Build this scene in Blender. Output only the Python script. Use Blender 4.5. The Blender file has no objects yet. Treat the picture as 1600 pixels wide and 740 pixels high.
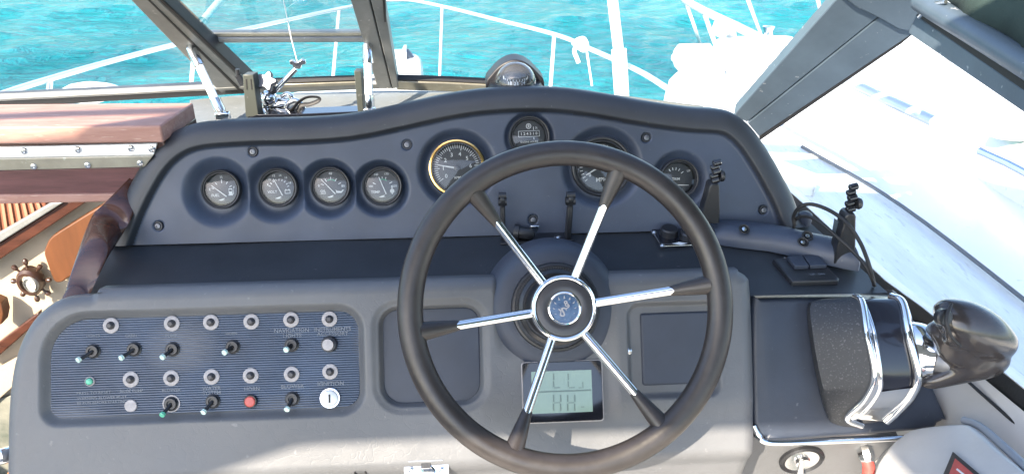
import bpy, bmesh, math, random
import numpy as np
from mathutils import Vector, Matrix, noise
random.seed(7); np.random.seed(7)
R = math.radians
SC = bpy.context.scene
COL = SC.collection
# ------------------------------------------------------------------ camera, world, sun
PITCH, YAW, FPX = R(27.0), R(3.4), 1232.0
cam_d = bpy.data.cameras.new("camera"); cam = bpy.data.objects.new("camera", cam_d); COL.objects.link(cam)
cam_d.sensor_width = 36.0; cam_d.lens = 36.0 * FPX / 1600.0
cam_d.clip_start = 0.02; cam_d.clip_end = 9000
cam.location = (0, 0, 0); cam.rotation_euler = (R(90) - PITCH, 0, -YAW)
SC.camera = cam
SC.view_settings.view_transform = 'Standard'; SC.view_settings.look = 'None'
SC.view_settings.gamma = 1.0; SC.view_settings.exposure = 1.95
SUN_EL, SUN_AZ = R(36.0), R(34.0)          # azimuth: to the left of straight behind the helm
sdir = Vector((-math.sin(SUN_AZ) * math.cos(SUN_EL), -math.cos(SUN_AZ) * math.cos(SUN_EL), math.sin(SUN_EL)))
W = bpy.data.worlds.new("World"); SC.world = W; W.use_nodes = True
wn = W.node_tree.nodes; bg = wn["Background"]
sky = wn.new("ShaderNodeTexSky"); sky.sky_type = 'NISHITA'; sky.sun_disc = False
sky.sun_elevation = SUN_EL
sky.sun_rotation = math.atan2(sdir.x, sdir.y)
sky.air_density = 1.0; sky.dust_density = 1.2; sky.ozone_density = 1.0
W.node_tree.links.new(sky.outputs[0], bg.inputs[0]); bg.inputs[1].default_value = 0.15
sd = bpy.data.lights.new("sun", 'SUN'); sd.energy = 4.8; sd.angle = R(0.5); sd.color = (1.0, 0.87, 0.70)
so = bpy.data.objects.new("sun", sd); COL.objects.link(so); so.rotation_euler = sdir.to_track_quat('Z', 'Y').to_euler()
SC.cycles.max_bounces = 8; SC.cycles.transparent_max_bounces = 12

# ------------------------------------------------------------------ pixel rays on real planes
CR = Matrix.Rotation(-YAW, 3, 'Z') @ Matrix.Rotation(R(90) - PITCH, 3, 'X')
def ray(px, py):
    return CR @ Vector(((px - 800.0) / FPX, (370.0 - py) / FPX, -1.0))
class Plane:
    def __init__(s, y, z, ang):
        s.o = Vector((0, y, z)); s.up = Vector((0, math.cos(ang), math.sin(ang)))
        s.n = Vector((0, -math.sin(ang), math.cos(ang))); s.x = Vector((1, 0, 0))
    def at(s, px, py, h=0.0):
        d = ray(px, py); o = s.o + s.n * h
        return d * (o.dot(s.n) / d.dot(s.n))
    def uw(s, px, py, h=0.0):
        p = s.at(px, py, h) - s.o
        return (p.x, p.dot(s.up))
    def pt(s, u, w, h=0.0):
        return s.o + s.x * u + s.up * w + s.n * h
    def frame(s, px, py, h=0.0, rot=0.0):
        m = Matrix((s.x, s.up, s.n)).transposed().to_4x4()
        m.translation = s.at(px, py, h)
        return m @ Matrix.Rotation(rot, 4, 'Z')
def aty(px, py, y):
    d = ray(px, py); return d * (y / d.y)
def atz(px, py, z):
    d = ray(px, py); return d * (z / d.z)
def atx(px, py, x):
    d = ray(px, py); return d * (x / d.x)
LOW = Plane(0.915, -0.56, R(60))
POD = Plane(1.078, -0.547, R(68))
SHELF = Plane(0.915, -0.561, R(4.2))
UNDER = Plane(0.865, -0.735, R(105))
TOPZ = -0.475; WATER = -2.4

# ------------------------------------------------------------------ objects
WM = {}
def tag(o, label=None, cat=None, group=None, kind=None):
    for k, v in (('label', label), ('category', cat), ('group', group), ('kind', kind)):
        if v: o[k] = v
    return o
def empty(name, loc=(0, 0, 0), mat=None, parent=None):
    o = bpy.data.objects.new(name, None); COL.objects.link(o)
    m = mat if mat is not None else Matrix.Translation(Vector(loc))
    o.empty_display_size = 0.05
    if parent: o.parent = parent; o.matrix_basis = WM[parent].inverted() @ m
    else: o.matrix_basis = m
    WM[o] = m; return o
def mesh(name, vs, fs, mat, parent=None, smooth=40, bevel=0, world=True, at=None, seg=2):
    """vs in world space (or, with world=False, in the space of matrix `at` / of the parent)"""
    me = bpy.data.meshes.new(name)
    base = at if at is not None else (WM[parent] if parent else Matrix.Identity(4))
    if world:
        if at is None and not parent:
            a = np.array([tuple(v) for v in vs]); base = Matrix.Translation(Vector(((a[:, 0].min() + a[:, 0].max()) / 2, (a[:, 1].min() + a[:, 1].max()) / 2, a[:, 2].min())))
        inv = base.inverted(); a = np.array([tuple(v) for v in vs], float)
        M = np.array(inv); a = a @ M[:3, :3].T + M[:3, 3]
    else:
        a = np.array([tuple(v) for v in vs], float)
    me.from_pydata(a.tolist(), [], [tuple(int(i) for i in f) for f in fs])
    mats = mat if isinstance(mat, (list, tuple)) else [mat]
    for m_ in mats: me.materials.append(m_)
    me.validate(); me.update()
    bm = bmesh.new(); bm.from_mesh(me); bmesh.ops.recalc_face_normals(bm, faces=bm.faces); bm.to_mesh(me); bm.free()
    if smooth:
        me.shade_smooth(); me.set_sharp_from_angle(angle=R(smooth))
    o = bpy.data.objects.new(name, me); COL.objects.link(o)
    if parent:
        o.parent = parent; o.matrix_basis = WM[parent].inverted() @ base
    else: o.matrix_basis = base
    WM[o] = base
    if bevel:
        b = o.modifiers.new("bevel", 'BEVEL'); b.width = bevel; b.segments = seg; b.limit_method = 'ANGLE'; b.angle_limit = R(35)
    return o
class MB:
    def __init__(s): s.v = []; s.f = []
    def add(s, vs, fs):
        b = len(s.v); s.v += [Vector(v) for v in vs]; s.f += [tuple(i + b for i in f) for f in fs]; return s
    def build(s, name, mat, parent=None, **k): return mesh(name, s.v, s.f, mat, parent, **k)
def box(c, sx, sy, sz, M=None):
    vs = [Vector((c[0] + i * sx / 2, c[1] + j * sy / 2, c[2] + k * sz / 2)) for i in (-1, 1) for j in (-1, 1) for k in (-1, 1)]
    if M is not None: vs = [M @ v for v in vs]
    return vs, [(0, 1, 3, 2), (4, 6, 7, 5), (0, 4, 5, 1), (2, 3, 7, 6), (0, 2, 6, 4), (1, 5, 7, 3)]
def prism(pts, ext):
    """closed polygon pts pushed along vector ext"""
    n = len(pts); ext = Vector(ext)
    vs = [Vector(p) for p in pts] + [Vector(p) + ext for p in pts]
    return vs, [tuple(range(n)), tuple(range(2 * n - 1, n - 1, -1))] + [(i, (i + 1) % n, n + (i + 1) % n, n + i) for i in range(n)]
def smooth_path(pts, n=8, closed=False):
    P = [Vector(p) for p in pts]; out = []; N = len(P)
    rng = range(N) if closed else range(N - 1)
    for i in rng:
        p1, p2 = P[i], P[(i + 1) % N]
        p0 = P[i - 1] if (i > 0 or closed) else p1 * 2 - p2
        p3 = P[(i + 2) % N] if (i + 2 < N or closed) else p2 * 2 - p1
        for k in range(n):
            t = k / n
            out.append(0.5 * ((2 * p1) + (p2 - p0) * t + (2 * p0 - 5 * p1 + 4 * p2 - p3) * t * t + (3 * p1 - p0 - 3 * p2 + p3) * t ** 3))
    if not closed: out.append(P[-1])
    return out
def tube(path, r, n=10, closed=False, flat=None, cap=True):
    """r: number or list; flat=(ax, ay): ellipse factors"""
    P = [Vector(p) for p in path]; N = len(P); vs = []; fs = []
    rr = r if isinstance(r, (list, tuple)) else [r] * N
    up = None
    for i in range(N):
        if closed: t = P[(i + 1) % N] - P[i - 1]
        else: t = P[min(i + 1, N - 1)] - P[max(i - 1, 0)]
        t.normalize()
        if up is None:
            up = Vector((0, 0, 1)) if abs(t.z) < 0.9 else Vector((1, 0, 0))
        up = (up - t * up.dot(t)); up.normalize(); s = t.cross(up)
        ax, ay = flat if flat else (1, 1)
        for k in range(n):
            a = 2 * math.pi * k / n
            vs.append(P[i] + (s * math.cos(a) * ax + up * math.sin(a) * ay) * rr[i])
    M = N if closed else N - 1
    for i in range(M):
        for k in range(n):
            j = (i + 1) % N
            fs.append((i * n + k, i * n + (k + 1) % n, j * n + (k + 1) % n, j * n + k))
    if not closed and cap:
        fs.append(tuple(range(n - 1, -1, -1))); fs.append(tuple((N - 1) * n + k for k in range(n)))
    return vs, fs
def lathe(prof, n=48, M=None, cap0=False, cap1=False):
    vs = []; fs = []
    for (r, z) in prof:
        for k in range(n):
            a = 2 * math.pi * k / n
            vs.append(Vector((r * math.cos(a), r * math.sin(a), z)))
    for i in range(len(prof) - 1):
        for k in range(n):
            fs.append((i * n + k, i * n + (k + 1) % n, (i + 1) * n + (k + 1) % n, (i + 1) * n + k))
    if cap0: fs.append(tuple(range(n - 1, -1, -1)))
    if cap1: fs.append(tuple((len(prof) - 1) * n + k for k in range(n)))
    if M is not None: vs = [M @ v for v in vs]
    return vs, fs
def loft(rings, closed_ring=True, caps=True):
    n = len(rings[0]); vs = [Vector(p) for r in rings for p in r]; fs = []
    for i in range(len(rings) - 1):
        for k in range(n if closed_ring else n - 1):
            fs.append((i * n + k, i * n + (k + 1) % n, (i + 1) * n + (k + 1) % n, (i + 1) * n + k))
    if caps and closed_ring:
        fs.append(tuple(range(n - 1, -1, -1))); fs.append(tuple((len(rings) - 1) * n + k for k in range(n)))
    return vs, fs
def grid(P, flip=False):
    n, m = P.shape[:2]; i, j = np.meshgrid(np.arange(n - 1), np.arange(m - 1), indexing='ij')
    a = (i * m + j).ravel(); f = np.stack([a, a + m, a + m + 1, a + 1], 1)
    return P.reshape(-1, 3), f.tolist()
_tc = {}
def text_geo(s, size, cx=0, cy=0, z=0, align='CENTER', rot=0):
    if s not in _tc:
        c = bpy.data.curves.new("t", 'FONT'); c.body = s; c.align_x = 'CENTER'; c.align_y = 'CENTER'; c.resolution_u = 2; c.offset = 0.012
        o = bpy.data.objects.new("t", c); me = o.to_mesh()
        _tc[s] = ([v.co.copy() for v in me.vertices], [tuple(p.vertices) for p in me.polygons])
        o.to_mesh_clear(); bpy.data.objects.remove(o); bpy.data.curves.remove(c)
    vs, fs = _tc[s]; ca, sa = math.cos(rot), math.sin(rot)
    return [Vector((cx + (v.x * ca - v.y * sa) * size, cy + (v.x * sa + v.y * ca) * size, z)) for v in vs], fs
def rrect(x0, y0, x1, y1, rs, n=7):
    """rounded rectangle, radii rs = (bottom-left, bottom-right, top-right, top-left)"""
    if not isinstance(rs, (tuple, list)): rs = (rs,) * 4
    out = []
    for (cx, cy, r, a0) in ((x0 + rs[0], y0 + rs[0], rs[0], 180), (x1 - rs[1], y0 + rs[1], rs[1], 270), (x1 - rs[2], y1 - rs[2], rs[2], 0), (x0 + rs[3], y1 - rs[3], rs[3], 90)):
        for k in range(n + 1):
            a = R(a0 + 90 * k / n); out.append((cx + r * math.cos(a), cy + r * math.sin(a)))
    return out
def seg_dist(U, Wc, poly, closed=False):
    """distance of arrays U, Wc to a polyline"""
    d = np.full(U.shape, 1e9); n = len(poly)
    for i in range(n if closed else n - 1):
        ax, ay = poly[i]; bx, by = poly[(i + 1) % n]
        dx, dy = bx - ax, by - ay; L = dx * dx + dy * dy + 1e-15
        t = np.clip(((U - ax) * dx + (Wc - ay) * dy) / L, 0, 1)
        d = np.minimum(d, np.hypot(U - ax - t * dx, Wc - ay - t * dy))
    return d
def inside(U, Wc, poly):
    r = np.zeros(U.shape, bool); n = len(poly)
    for i in range(n):
        ax, ay = poly[i]; bx, by = poly[(i + 1) % n]
        c = ((ay > Wc) != (by > Wc)) & (U < (bx - ax) * (Wc - ay) / (by - ay + 1e-15) + ax)
        r ^= c
    return r
def sdf(U, Wc, poly):
    d = seg_dist(U, Wc, poly, True); return np.where(inside(U, Wc, poly), d, -d)
def sst(x, a, b):
    t = np.clip((x - a) / (b - a), 0, 1); return t * t * (3 - 2 * t)

# ------------------------------------------------------------------ materials
def pbr(name, color, rough=0.5, metal=0.0, var=None, bump=None, coat=0.0, spec=0.5, rvar=None, scr=None, stretch=None, sheen=0):
    """var=(scale, amount[, colour2]) mottling; bump=[(kind, scale, strength)]; scr=(scale, strength, colour) fine scratches or specks"""
    m = bpy.data.materials.new(name); m.use_nodes = True; nt = m.node_tree; N = nt.nodes; L = nt.links
    b = N["Principled BSDF"]; b.inputs["Base Color"].default_value = (*color, 1); b.inputs["Roughness"].default_value = rough
    b.inputs["Metallic"].default_value = metal; b.inputs["Coat Weight"].default_value = coat; b.inputs["Coat Roughness"].default_value = 0.08
    b.inputs["Specular IOR Level"].default_value = spec
    tc = N.new("ShaderNodeTexCoord"); src = tc.outputs["Object"]
    if stretch:
        mp = N.new("ShaderNodeMapping"); mp.inputs["Scale"].default_value = stretch; L.new(src, mp.inputs[0]); src = mp.outputs[0]
    colout = None
    if var:
        nz = N.new("ShaderNodeTexNoise"); nz.inputs["Scale"].default_value = var[0]; nz.inputs["Detail"].default_value = 6; nz.inputs["Roughness"].default_value = 0.65; L.new(src, nz.inputs[0])
        rp = N.new("ShaderNodeValToRGB"); rp.color_ramp.elements[0].position = 0.33; rp.color_ramp.elements[1].position = 0.68
        c2 = var[2] if len(var) > 2 else tuple(min(1, c * (1 + var[1])) for c in color)
        rp.color_ramp.elements[0].color = (*[c * (1 - var[1] * (0 if len(var) > 2 else 1)) for c in color], 1); rp.color_ramp.elements[1].color = (*c2, 1)
        L.new(nz.outputs[0], rp.inputs[0]); colout = rp.outputs[0]
    if scr:
        n2 = N.new("ShaderNodeTexNoise"); n2.inputs["Scale"].default_value = scr[0]; n2.inputs["Detail"].default_value = 3; L.new(src, n2.inputs[0])
        r2 = N.new("ShaderNodeValToRGB"); r2.color_ramp.elements[0].position = scr[3] if len(scr) > 3 else 0.66; r2.color_ramp.elements[1].position = (scr[3] if len(scr) > 3 else 0.66) + 0.06
        r2.color_ramp.elements[1].color = (scr[1],) * 3 + (1,)
        L.new(n2.outputs[0], r2.inputs[0])
        mx = N.new("ShaderNodeMix"); mx.data_type = 'RGBA'; L.new(r2.outputs[0], mx.inputs[0])
        if colout: L.new(colout, mx.inputs[6])
        else: mx.inputs[6].default_value = (*color, 1)
        mx.inputs[7].default_value = (*scr[2], 1); colout = mx.outputs[2]
    if colout: L.new(colout, b.inputs["Base Color"])
    if rvar:
        n3 = N.new("ShaderNodeTexNoise"); n3.inputs["Scale"].default_value = rvar[0]; n3.inputs["Detail"].default_value = 5; L.new(src, n3.inputs[0])
        mr = N.new("ShaderNodeMapRange"); mr.inputs[1].default_value = 0.3; mr.inputs[2].default_value = 0.7; mr.inputs[3].default_value = rough - rvar[1]; mr.inputs[4].default_value = rough + rvar[1]
        L.new(n3.outputs[0], mr.inputs[0]); L.new(mr.outputs[0], b.inputs["Roughness"])
    prev = None
    for (kind, sc_, st) in (bump or []):
        if kind == 'voronoi':
            t = N.new("ShaderNodeTexVoronoi"); t.feature = 'DISTANCE_TO_EDGE'; t.inputs["Scale"].default_value = sc_
            mr = N.new("ShaderNodeMapRange"); mr.inputs[2].default_value = 0.12; L.new(t.outputs["Distance"], mr.inputs[0]); o_ = mr.outputs[0]
        elif kind == 'wrinkle':
            t = N.new("ShaderNodeTexVoronoi"); t.feature = 'DISTANCE_TO_EDGE'; t.inputs["Scale"].default_value = sc_
            nn = N.new("ShaderNodeTexNoise"); nn.inputs["Scale"].default_value = sc_ * 0.8; L.new(src, nn.inputs[0])
            mm = N.new("ShaderNodeMix"); mm.data_type = 'VECTOR'; mm.inputs[0].default_value = 0.12; L.new(src, mm.inputs[4]); L.new(nn.outputs[1], mm.inputs[5]); 
            L.new(mm.outputs[1], t.inputs["Vector"])
            mr = N.new("ShaderNodeMapRange"); mr.inputs[2].default_value = 0.05; L.new(t.outputs["Distance"], mr.inputs[0]); o_ = mr.outputs[0]
        else:
            t = N.new("ShaderNodeTexNoise"); t.inputs["Scale"].default_value = sc_; t.inputs["Detail"].default_value = 4; o_ = t.outputs[0]
        if kind != 'wrinkle': L.new(src, t.inputs["Vector"])
        bp = N.new("ShaderNodeBump"); bp.inputs["Strength"].default_value = st; bp.inputs["Distance"].default_value = 0.001 if kind != 'noise' else 0.002
        L.new(o_, bp.inputs["Height"])
        if prev: L.new(prev, bp.inputs["Normal"])
        prev = bp.outputs[0]
    if prev: L.new(prev, b.inputs["Normal"])
    return m
M = {}
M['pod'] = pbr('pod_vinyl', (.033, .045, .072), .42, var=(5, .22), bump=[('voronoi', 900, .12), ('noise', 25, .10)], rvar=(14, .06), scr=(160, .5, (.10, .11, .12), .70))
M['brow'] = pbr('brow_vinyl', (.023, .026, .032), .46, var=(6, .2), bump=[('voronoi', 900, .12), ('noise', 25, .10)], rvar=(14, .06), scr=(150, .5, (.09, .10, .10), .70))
M['shelf'] = pbr('shelf_vinyl', (.022, .026, .032), .44, var=(7, .2), bump=[('voronoi', 800, .15), ('noise', 18, .2)], rvar=(9, .08), scr=(120, .5, (.12, .13, .14), .70))
M['pad'] = pbr('padded_vinyl', (.098, .102, .109), .46, scr=(95, .35, (.22, .22, .23), .69), var=(5, .16), bump=[('voronoi', 500, .10), ('wrinkle', 34, .12), ('noise', 60, .15)], rvar=(10, .07))
M['pad2'] = pbr('console_vinyl', (.024, .032, .050), .38, var=(5, .25), bump=[('voronoi', 600, .2), ('noise', 20, .2)], rvar=(8, .06), scr=(90, .4, (.16, .17, .18), .69))
M['pocket'] = pbr('pocket_vinyl', (.029, .037, .056), .5, var=(12, .15), bump=[('voronoi', 700, .15), ('noise', 30, .15)], rvar=(12, .06))
M['panel'] = pbr('ribbed_plastic', (.040, .064, .108), .34, var=(11, .25), bump=[('noise', 90, .1)], rvar=(15, .06))
M['black'] = pbr('black_plastic', (.014, .015, .018), .38, var=(40, .2), bump=[('noise', 300, .15)])
M['gloss'] = pbr('gloss_black', (.008, .009, .013), .10, rvar=(30, .04), coat=.4)
M['dial'] = pbr('dial_face', (.018, .024, .032), .45)
M['white_print'] = pbr('white_print', (.62, .66, .68), .5)
M['faded_print'] = pbr('faded_print', (.13, .15, .18), .6)
M['green_print'] = pbr('green_print', (.05, .35, .22), .5)
M['brass'] = pbr('brass', (.85, .55, .20), .2, 1.0)
M['chrome'] = pbr('chrome', (.80, .81, .82), .07, 1.0, rvar=(40, .03))
M['steel'] = pbr('stainless', (.70, .71, .72), .17, 1.0, rvar=(60, .06), scr=(200, .4, (.45, .44, .42), .68))
M['dull'] = pbr('dull_steel', (.16, .165, .18), .45, 1.0)
M['alu'] = pbr('grey_aluminium', (.20, .205, .20), .42, .25, var=(14, .18), bump=[('noise', 120, .1)], scr=(110, .6, (.42, .42, .40), .68))
M['pillar'] = pbr('pillar_paint', (.070, .098, .130), .36, .1, var=(8, .15), bump=[('noise', 150, .1)], scr=(70, .8, (.38, .40, .42), .69))
M['anod'] = pbr('anodised_trim', (.34, .32, .26), .32, .6, var=(20, .15), scr=(130, .5, (.6, .6, .56), .66))
M['rubber'] = pbr('rubber', (.012, .012, .013), .6, bump=[('noise', 200, .2)])
M['rim'] = pbr('wheel_leather', (.025, .0215, .021), .36, var=(50, .2), bump=[('voronoi', 700, .10), ('noise', 160, .07)], rvar=(30, .08))
M['hubcap'] = pbr('hub_plastic', (.03, .029, .032), .34, bump=[('noise', 300, .06)])
M['emblem'] = pbr('emblem_blue', (.018, .045, .10), .2, coat=.4, var=(160, .5, (.06, .11, .19)))
M['breaker'] = pbr('breaker_ring', (.30, .285, .29), .5, var=(150, .2), bump=[('noise', 400, .1)])
M['btn'] = pbr('breaker_button', (.035, .035, .04), .4)
M['greent'] = pbr('toggle_tip_green', (.10, .42, .28), .35, coat=.3)
M['tip'] = pbr('toggle_tip_pale', (.50, .66, .60), .35, coat=.3)
M['red'] = pbr('red_plastic', (.42, .07, .06), .4, var=(60, .2))
M['lcd'] = pbr('lcd_glass', (.20, .29, .24), .22, coat=.3, var=(10, .06))
M['lcdseg'] = pbr('lcd_segment', (.11, .165, .14), .3)
M['wood'] = pbr('weathered_mahogany', (.27, .135, .105), .6, var=(9, .3, (.38, .22, .18)), stretch=(1.2, 9, 9), bump=[('noise', 14, .3)], scr=(30, .5, (.50, .36, .30), .62))
M['wood_dark'] = pbr('varnished_mahogany', (.055, .020, .012), .25, coat=.3, var=(7, .45), stretch=(1, 7, 7))
M['wood_fascia'] = pbr('mahogany_fascia', (.115, .050, .050), .32, coat=.2, var=(8, .3), stretch=(1, 9, 9))
M['teak'] = pbr('cabin_teak', (.095, .034, .011), .45, var=(6, .2), stretch=(5, 1, 1))
M['cream'] = pbr('cabin_liner', (.36, .30, .225), .6, var=(5, .12), bump=[('noise', 160, .1)])
M['gel'] = pbr('white_gelcoat', (.78, .78, .76), .28, var=(3, .05), coat=.2, scr=(40, .5, (.50, .49, .45), .68))
M['geldirt'] = pbr('side_deck_gelcoat', (.70, .71, .70), .4, var=(4, .14), stretch=(5, 1, 1), scr=(22, .5, (.42, .41, .38), .62), bump=[('noise', 300, .2)])
M['cockpit'] = pbr('cockpit_liner', (.44, .43, .415), .4, var=(6, .08), bump=[('noise', 250, .1)])
M['canvas'] = pbr('green_canvas', (.018, .036, .032), .85, var=(12, .2), bump=[('noise', 900, .4), ('noise', 9, .5)])
M['canvas_top'] = pbr('canopy_canvas', (.25, .26, .27), .85, var=(12, .1), bump=[('noise', 900, .4)])
M['rope'] = pbr('white_rope', (.72, .71, .67), .8, bump=[('noise', 500, .6)])
M['paint'] = pbr('white_paint', (.8, .8, .79), .4, var=(10, .06))
M['brownpanel'] = pbr('brick_weave', (.18, .06, .03), .6, var=(20, .2))
M['railing'] = pbr('polished_rail', (.62, .65, .67), .22, .55)
M['lockface'] = pbr('lock_face', (.55, .58, .60), .45, .5)
M['clock'] = pbr('clock_face', (.62, .58, .50), .4)
M['clockwood'] = pbr('clock_wood', (.045, .022, .014), .35, coat=.3)
def glass_mat(name, dust_haze, tint=(1, 1, 1), refl=1.0, lower=None):
    m = bpy.data.materials.new(name); m.use_nodes = True; N = m.node_tree.nodes; L = m.node_tree.links
    N.remove(N["Principled BSDF"]); out = N["Material Output"]
    tr = N.new("ShaderNodeBsdfTransparent"); tr.inputs[0].default_value = (*tint, 1)
    gl = N.new("ShaderNodeBsdfGlossy"); gl.inputs["Roughness"].default_value = .02
    fr = N.new("ShaderNodeFresnel"); fr.inputs[0].default_value = 1.5
    mu = N.new("ShaderNodeMath"); mu.operation = 'MULTIPLY'; mu.inputs[1].default_value = refl; L.new(fr.outputs[0], mu.inputs[0])
    m1 = N.new("ShaderNodeMixShader"); L.new(mu.outputs[0], m1.inputs[0]); L.new(tr.outputs[0], m1.inputs[1]); L.new(gl.outputs[0], m1.inputs[2])
    df = N.new("ShaderNodeBsdfDiffuse"); df.inputs[0].default_value = (.8, .8, .78, 1)
    tl = N.new("ShaderNodeBsdfTranslucent"); tl.inputs[0].default_value = (.8, .8, .78, 1)
    ad = N.new("ShaderNodeMixShader"); L.new(df.outputs[0], ad.inputs[1]); L.new(tl.outputs[0], ad.inputs[2])
    tc = N.new("ShaderNodeTexCoord"); nz = N.new("ShaderNodeTexNoise"); nz.inputs["Scale"].default_value = 6; nz.inputs["Detail"].default_value = 8; nz.inputs["Roughness"].default_value = .7
    L.new(tc.outputs["Object"], nz.inputs[0])
    mr = N.new("ShaderNodeMapRange"); mr.inputs[1].default_value = .3; mr.inputs[2].default_value = .75; mr.inputs[3].default_value = dust_haze * .5; mr.inputs[4].default_value = dust_haze * 1.7
    L.new(nz.outputs[0], mr.inputs[0]); fac = mr.outputs[0]
    if lower:   # dusty film with painted glare haze, denser towards the bottom edge: lower = (z of edge, height, extra)
        ge = N.new("ShaderNodeNewGeometry"); sp = N.new("ShaderNodeSeparateXYZ"); L.new(ge.outputs["Position"], sp.inputs[0])
        m2 = N.new("ShaderNodeMapRange"); m2.interpolation_type = 'SMOOTHSTEP'; m2.inputs[1].default_value = lower[0]; m2.inputs[2].default_value = lower[0] + lower[1]; m2.inputs[3].default_value = lower[2]; m2.inputs[4].default_value = 0
        L.new(sp.outputs[2], m2.inputs[0]); aa = N.new("ShaderNodeMath"); aa.operation = 'ADD'; L.new(fac, aa.inputs[0]); L.new(m2.outputs[0], aa.inputs[1]); fac = aa.outputs[0]
    m3 = N.new("ShaderNodeMixShader"); L.new(fac, m3.inputs[0]); L.new(m1.outputs[0], m3.inputs[1]); L.new(ad.outputs[0], m3.inputs[2]); L.new(m3.outputs[0], out.inputs[0])
    return m
M['gaugeglass'] = glass_mat('gauge_glass', .0, refl=1.1)
M['screenglass'] = glass_mat('windscreen_glass', .012, (.95, .985, .985), .22, (TOPZ, .10, .05))
M['sideglass'] = glass_mat('side_glass', .03, (.96, .98, .98), .3)
def water_mat():
    m = bpy.data.materials.new('sea_water'); m.use_nodes = True; N = m.node_tree.nodes; L = m.node_tree.links
    b = N["Principled BSDF"]; b.inputs["Roughness"].default_value = .18; b.inputs["IOR"].default_value = 1.33; b.inputs["Specular IOR Level"].default_value = .20
    tc = N.new("ShaderNodeTexCoord"); mp = N.new("ShaderNodeMapping"); mp.inputs["Scale"].default_value = (.9, 1.6, 1); mp.inputs["Rotation"].default_value = (0, 0, R(8)); L.new(tc.outputs["Object"], mp.inputs[0])
    n1 = N.new("ShaderNodeTexNoise"); n1.inputs["Scale"].default_value = 4.2; n1.inputs["Detail"].default_value = 7; n1.inputs["Roughness"].default_value = .6; n1.inputs["Distortion"].default_value = .6; L.new(mp.outputs[0], n1.inputs[0])
    n2 = N.new("ShaderNodeTexNoise"); n2.inputs["Scale"].default_value = .35; n2.inputs["Detail"].default_value = 3; L.new(mp.outputs[0], n2.inputs[0])
    rp = N.new("ShaderNodeValToRGB"); e = rp.color_ramp.elements; e[0].position = .36; e[0].color = (.000, .125, .155, 1); e[1].position = .66; e[1].color = (.000, .190, .218, 1)
    L.new(n2.outputs[0], rp.inputs[0])
    L.new(rp.outputs[0], b.inputs["Base Color"])
    bp = N.new("ShaderNodeBump"); bp.inputs["Strength"].default_value = 1.0; bp.inputs["Distance"].default_value = .22; L.new(n1.outputs[0], bp.inputs["Height"]); L.new(bp.outputs[0], b.inputs["Normal"])
    return m
M['water'] = water_mat()

# ------------------------------------------------------------------ sea and the boat's own shell
def wave_patch():
    n, m = 340, 260
    xs = np.linspace(-1, 1, n); ys = np.linspace(0, 1, m)
    Yc = 2.0 + 58.0 * ys ** 1.8
    P = np.zeros((n, m, 3))
    for j in range(m):
        wdt = 6 + Yc[j] * .95
        P[:, j, 0] = xs * wdt; P[:, j, 1] = Yc[j]
    X, Y = P[:, :, 0], P[:, :, 1]; Z = np.zeros_like(X); rs = np.random.RandomState(3)
    for k in range(46):
        lam = 0.28 * (1.115 ** k) * .9; lam = min(lam, 6.0) * rs.uniform(.8, 1.2)
        a = R(90) + rs.normal(0, .55); kx, ky = math.cos(a) * 2 * math.pi / lam, math.sin(a) * 2 * math.pi / lam
        ph = rs.uniform(0, 6.28); amp = .0075 * lam ** .75
        mod = .6 + .4 * np.sin(X * rs.uniform(.2, .9) + Y * rs.uniform(.2, .9) + rs.uniform(0, 6))
        Z += amp * mod * np.sin(kx * X + ky * Y + ph)
    edge = np.minimum(1, np.minimum((1 - np.abs(xs))[:, None] * 12, (1 - ys)[None, :] * 12))
    P[:, :, 2] = WATER + Z * edge + .01
    return P
v, f = grid(wave_patch()); tag(mesh('water', v, f, M['water'], smooth=180), kind='structure')
far = MB(); far.add([(-4000, -4000, WATER - .12), (4000, -4000, WATER - .12), (4000, 6000, WATER - .12), (-4000, 6000, WATER - .12)], [(0, 1, 2, 3)])
tag(far.build('sea_surface', M['water'], smooth=0), kind='structure')

# own foredeck: falls away towards the bow; outline symmetrical about x = CX
CX = -.42
def deck_z(y): return -.60 - .20 * max(0, y - 1.64)
def half_beam(y):
    t = max(0, min(1, (y - 1.0) / 3.3)); return 1.22 * math.sqrt(max(0.0, 1 - t ** 2.3)) + .02
fd = np.zeros((40, 30, 3))
for i in range(40):
    y = 1.64 + (4.3 - 1.64) * i / 39; hb = half_beam(y)
    for j in range(30):
        s = -1 + 2 * j / 29; fd[i, j] = (CX + s * hb, y, deck_z(y) - .02 - .26 * abs(s) ** 2.0 * (.9 if s < 0 else .3))
v, f = grid(fd); tag(mesh('foredeck', v, f, M['gel'], smooth=60), kind='structure')
hl = MB()
hl.add(*loft([[Vector(tuple(fd[0, j])), Vector((fd[0, j][0], 1.66, -1.4))] for j in range(30)], False, False))
for sgn in (-1, 1):
    ring = []
    for i in range(40):
        y = 1.64 + (4.3 - 1.64) * i / 39; hb = half_beam(y); zz = fd[i, 0 if sgn < 0 else 29][2]
        ring.append([Vector((CX + sgn * hb, y, zz)), Vector((CX + sgn * hb * .8, y - .1, WATER - .3))])
    hl.add(*loft(ring, False, False))
hl.add([(CX - 1.25, 1.64, -.85), (CX - 1.25, -3.5, -.85), (CX - 1.15, -3.5, WATER - .3), (CX - 1.15, 1.64, WATER - .3)], [(0, 1, 2, 3)])
tag(hl.build('hull_sides', M['gel'], smooth=40), kind='structure')
# cockpit shell
ck = MB(); ck.add(*box((CX, -1.2, -1.62), 2.4, 4.1, .06)); tag(ck.build('cockpit_floor', M['cockpit'], bevel=0), kind='structure')
ck = MB(); ck.add(*box((CX - 1.17, -1.2, -1.15), .1, 4.1, .88)); ck.add(*box((CX, -3.2, -1.15), 2.24, .1, .88)); tag(ck.build('cockpit_coaming', M['cockpit'], bevel=.01), kind='structure')

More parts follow.
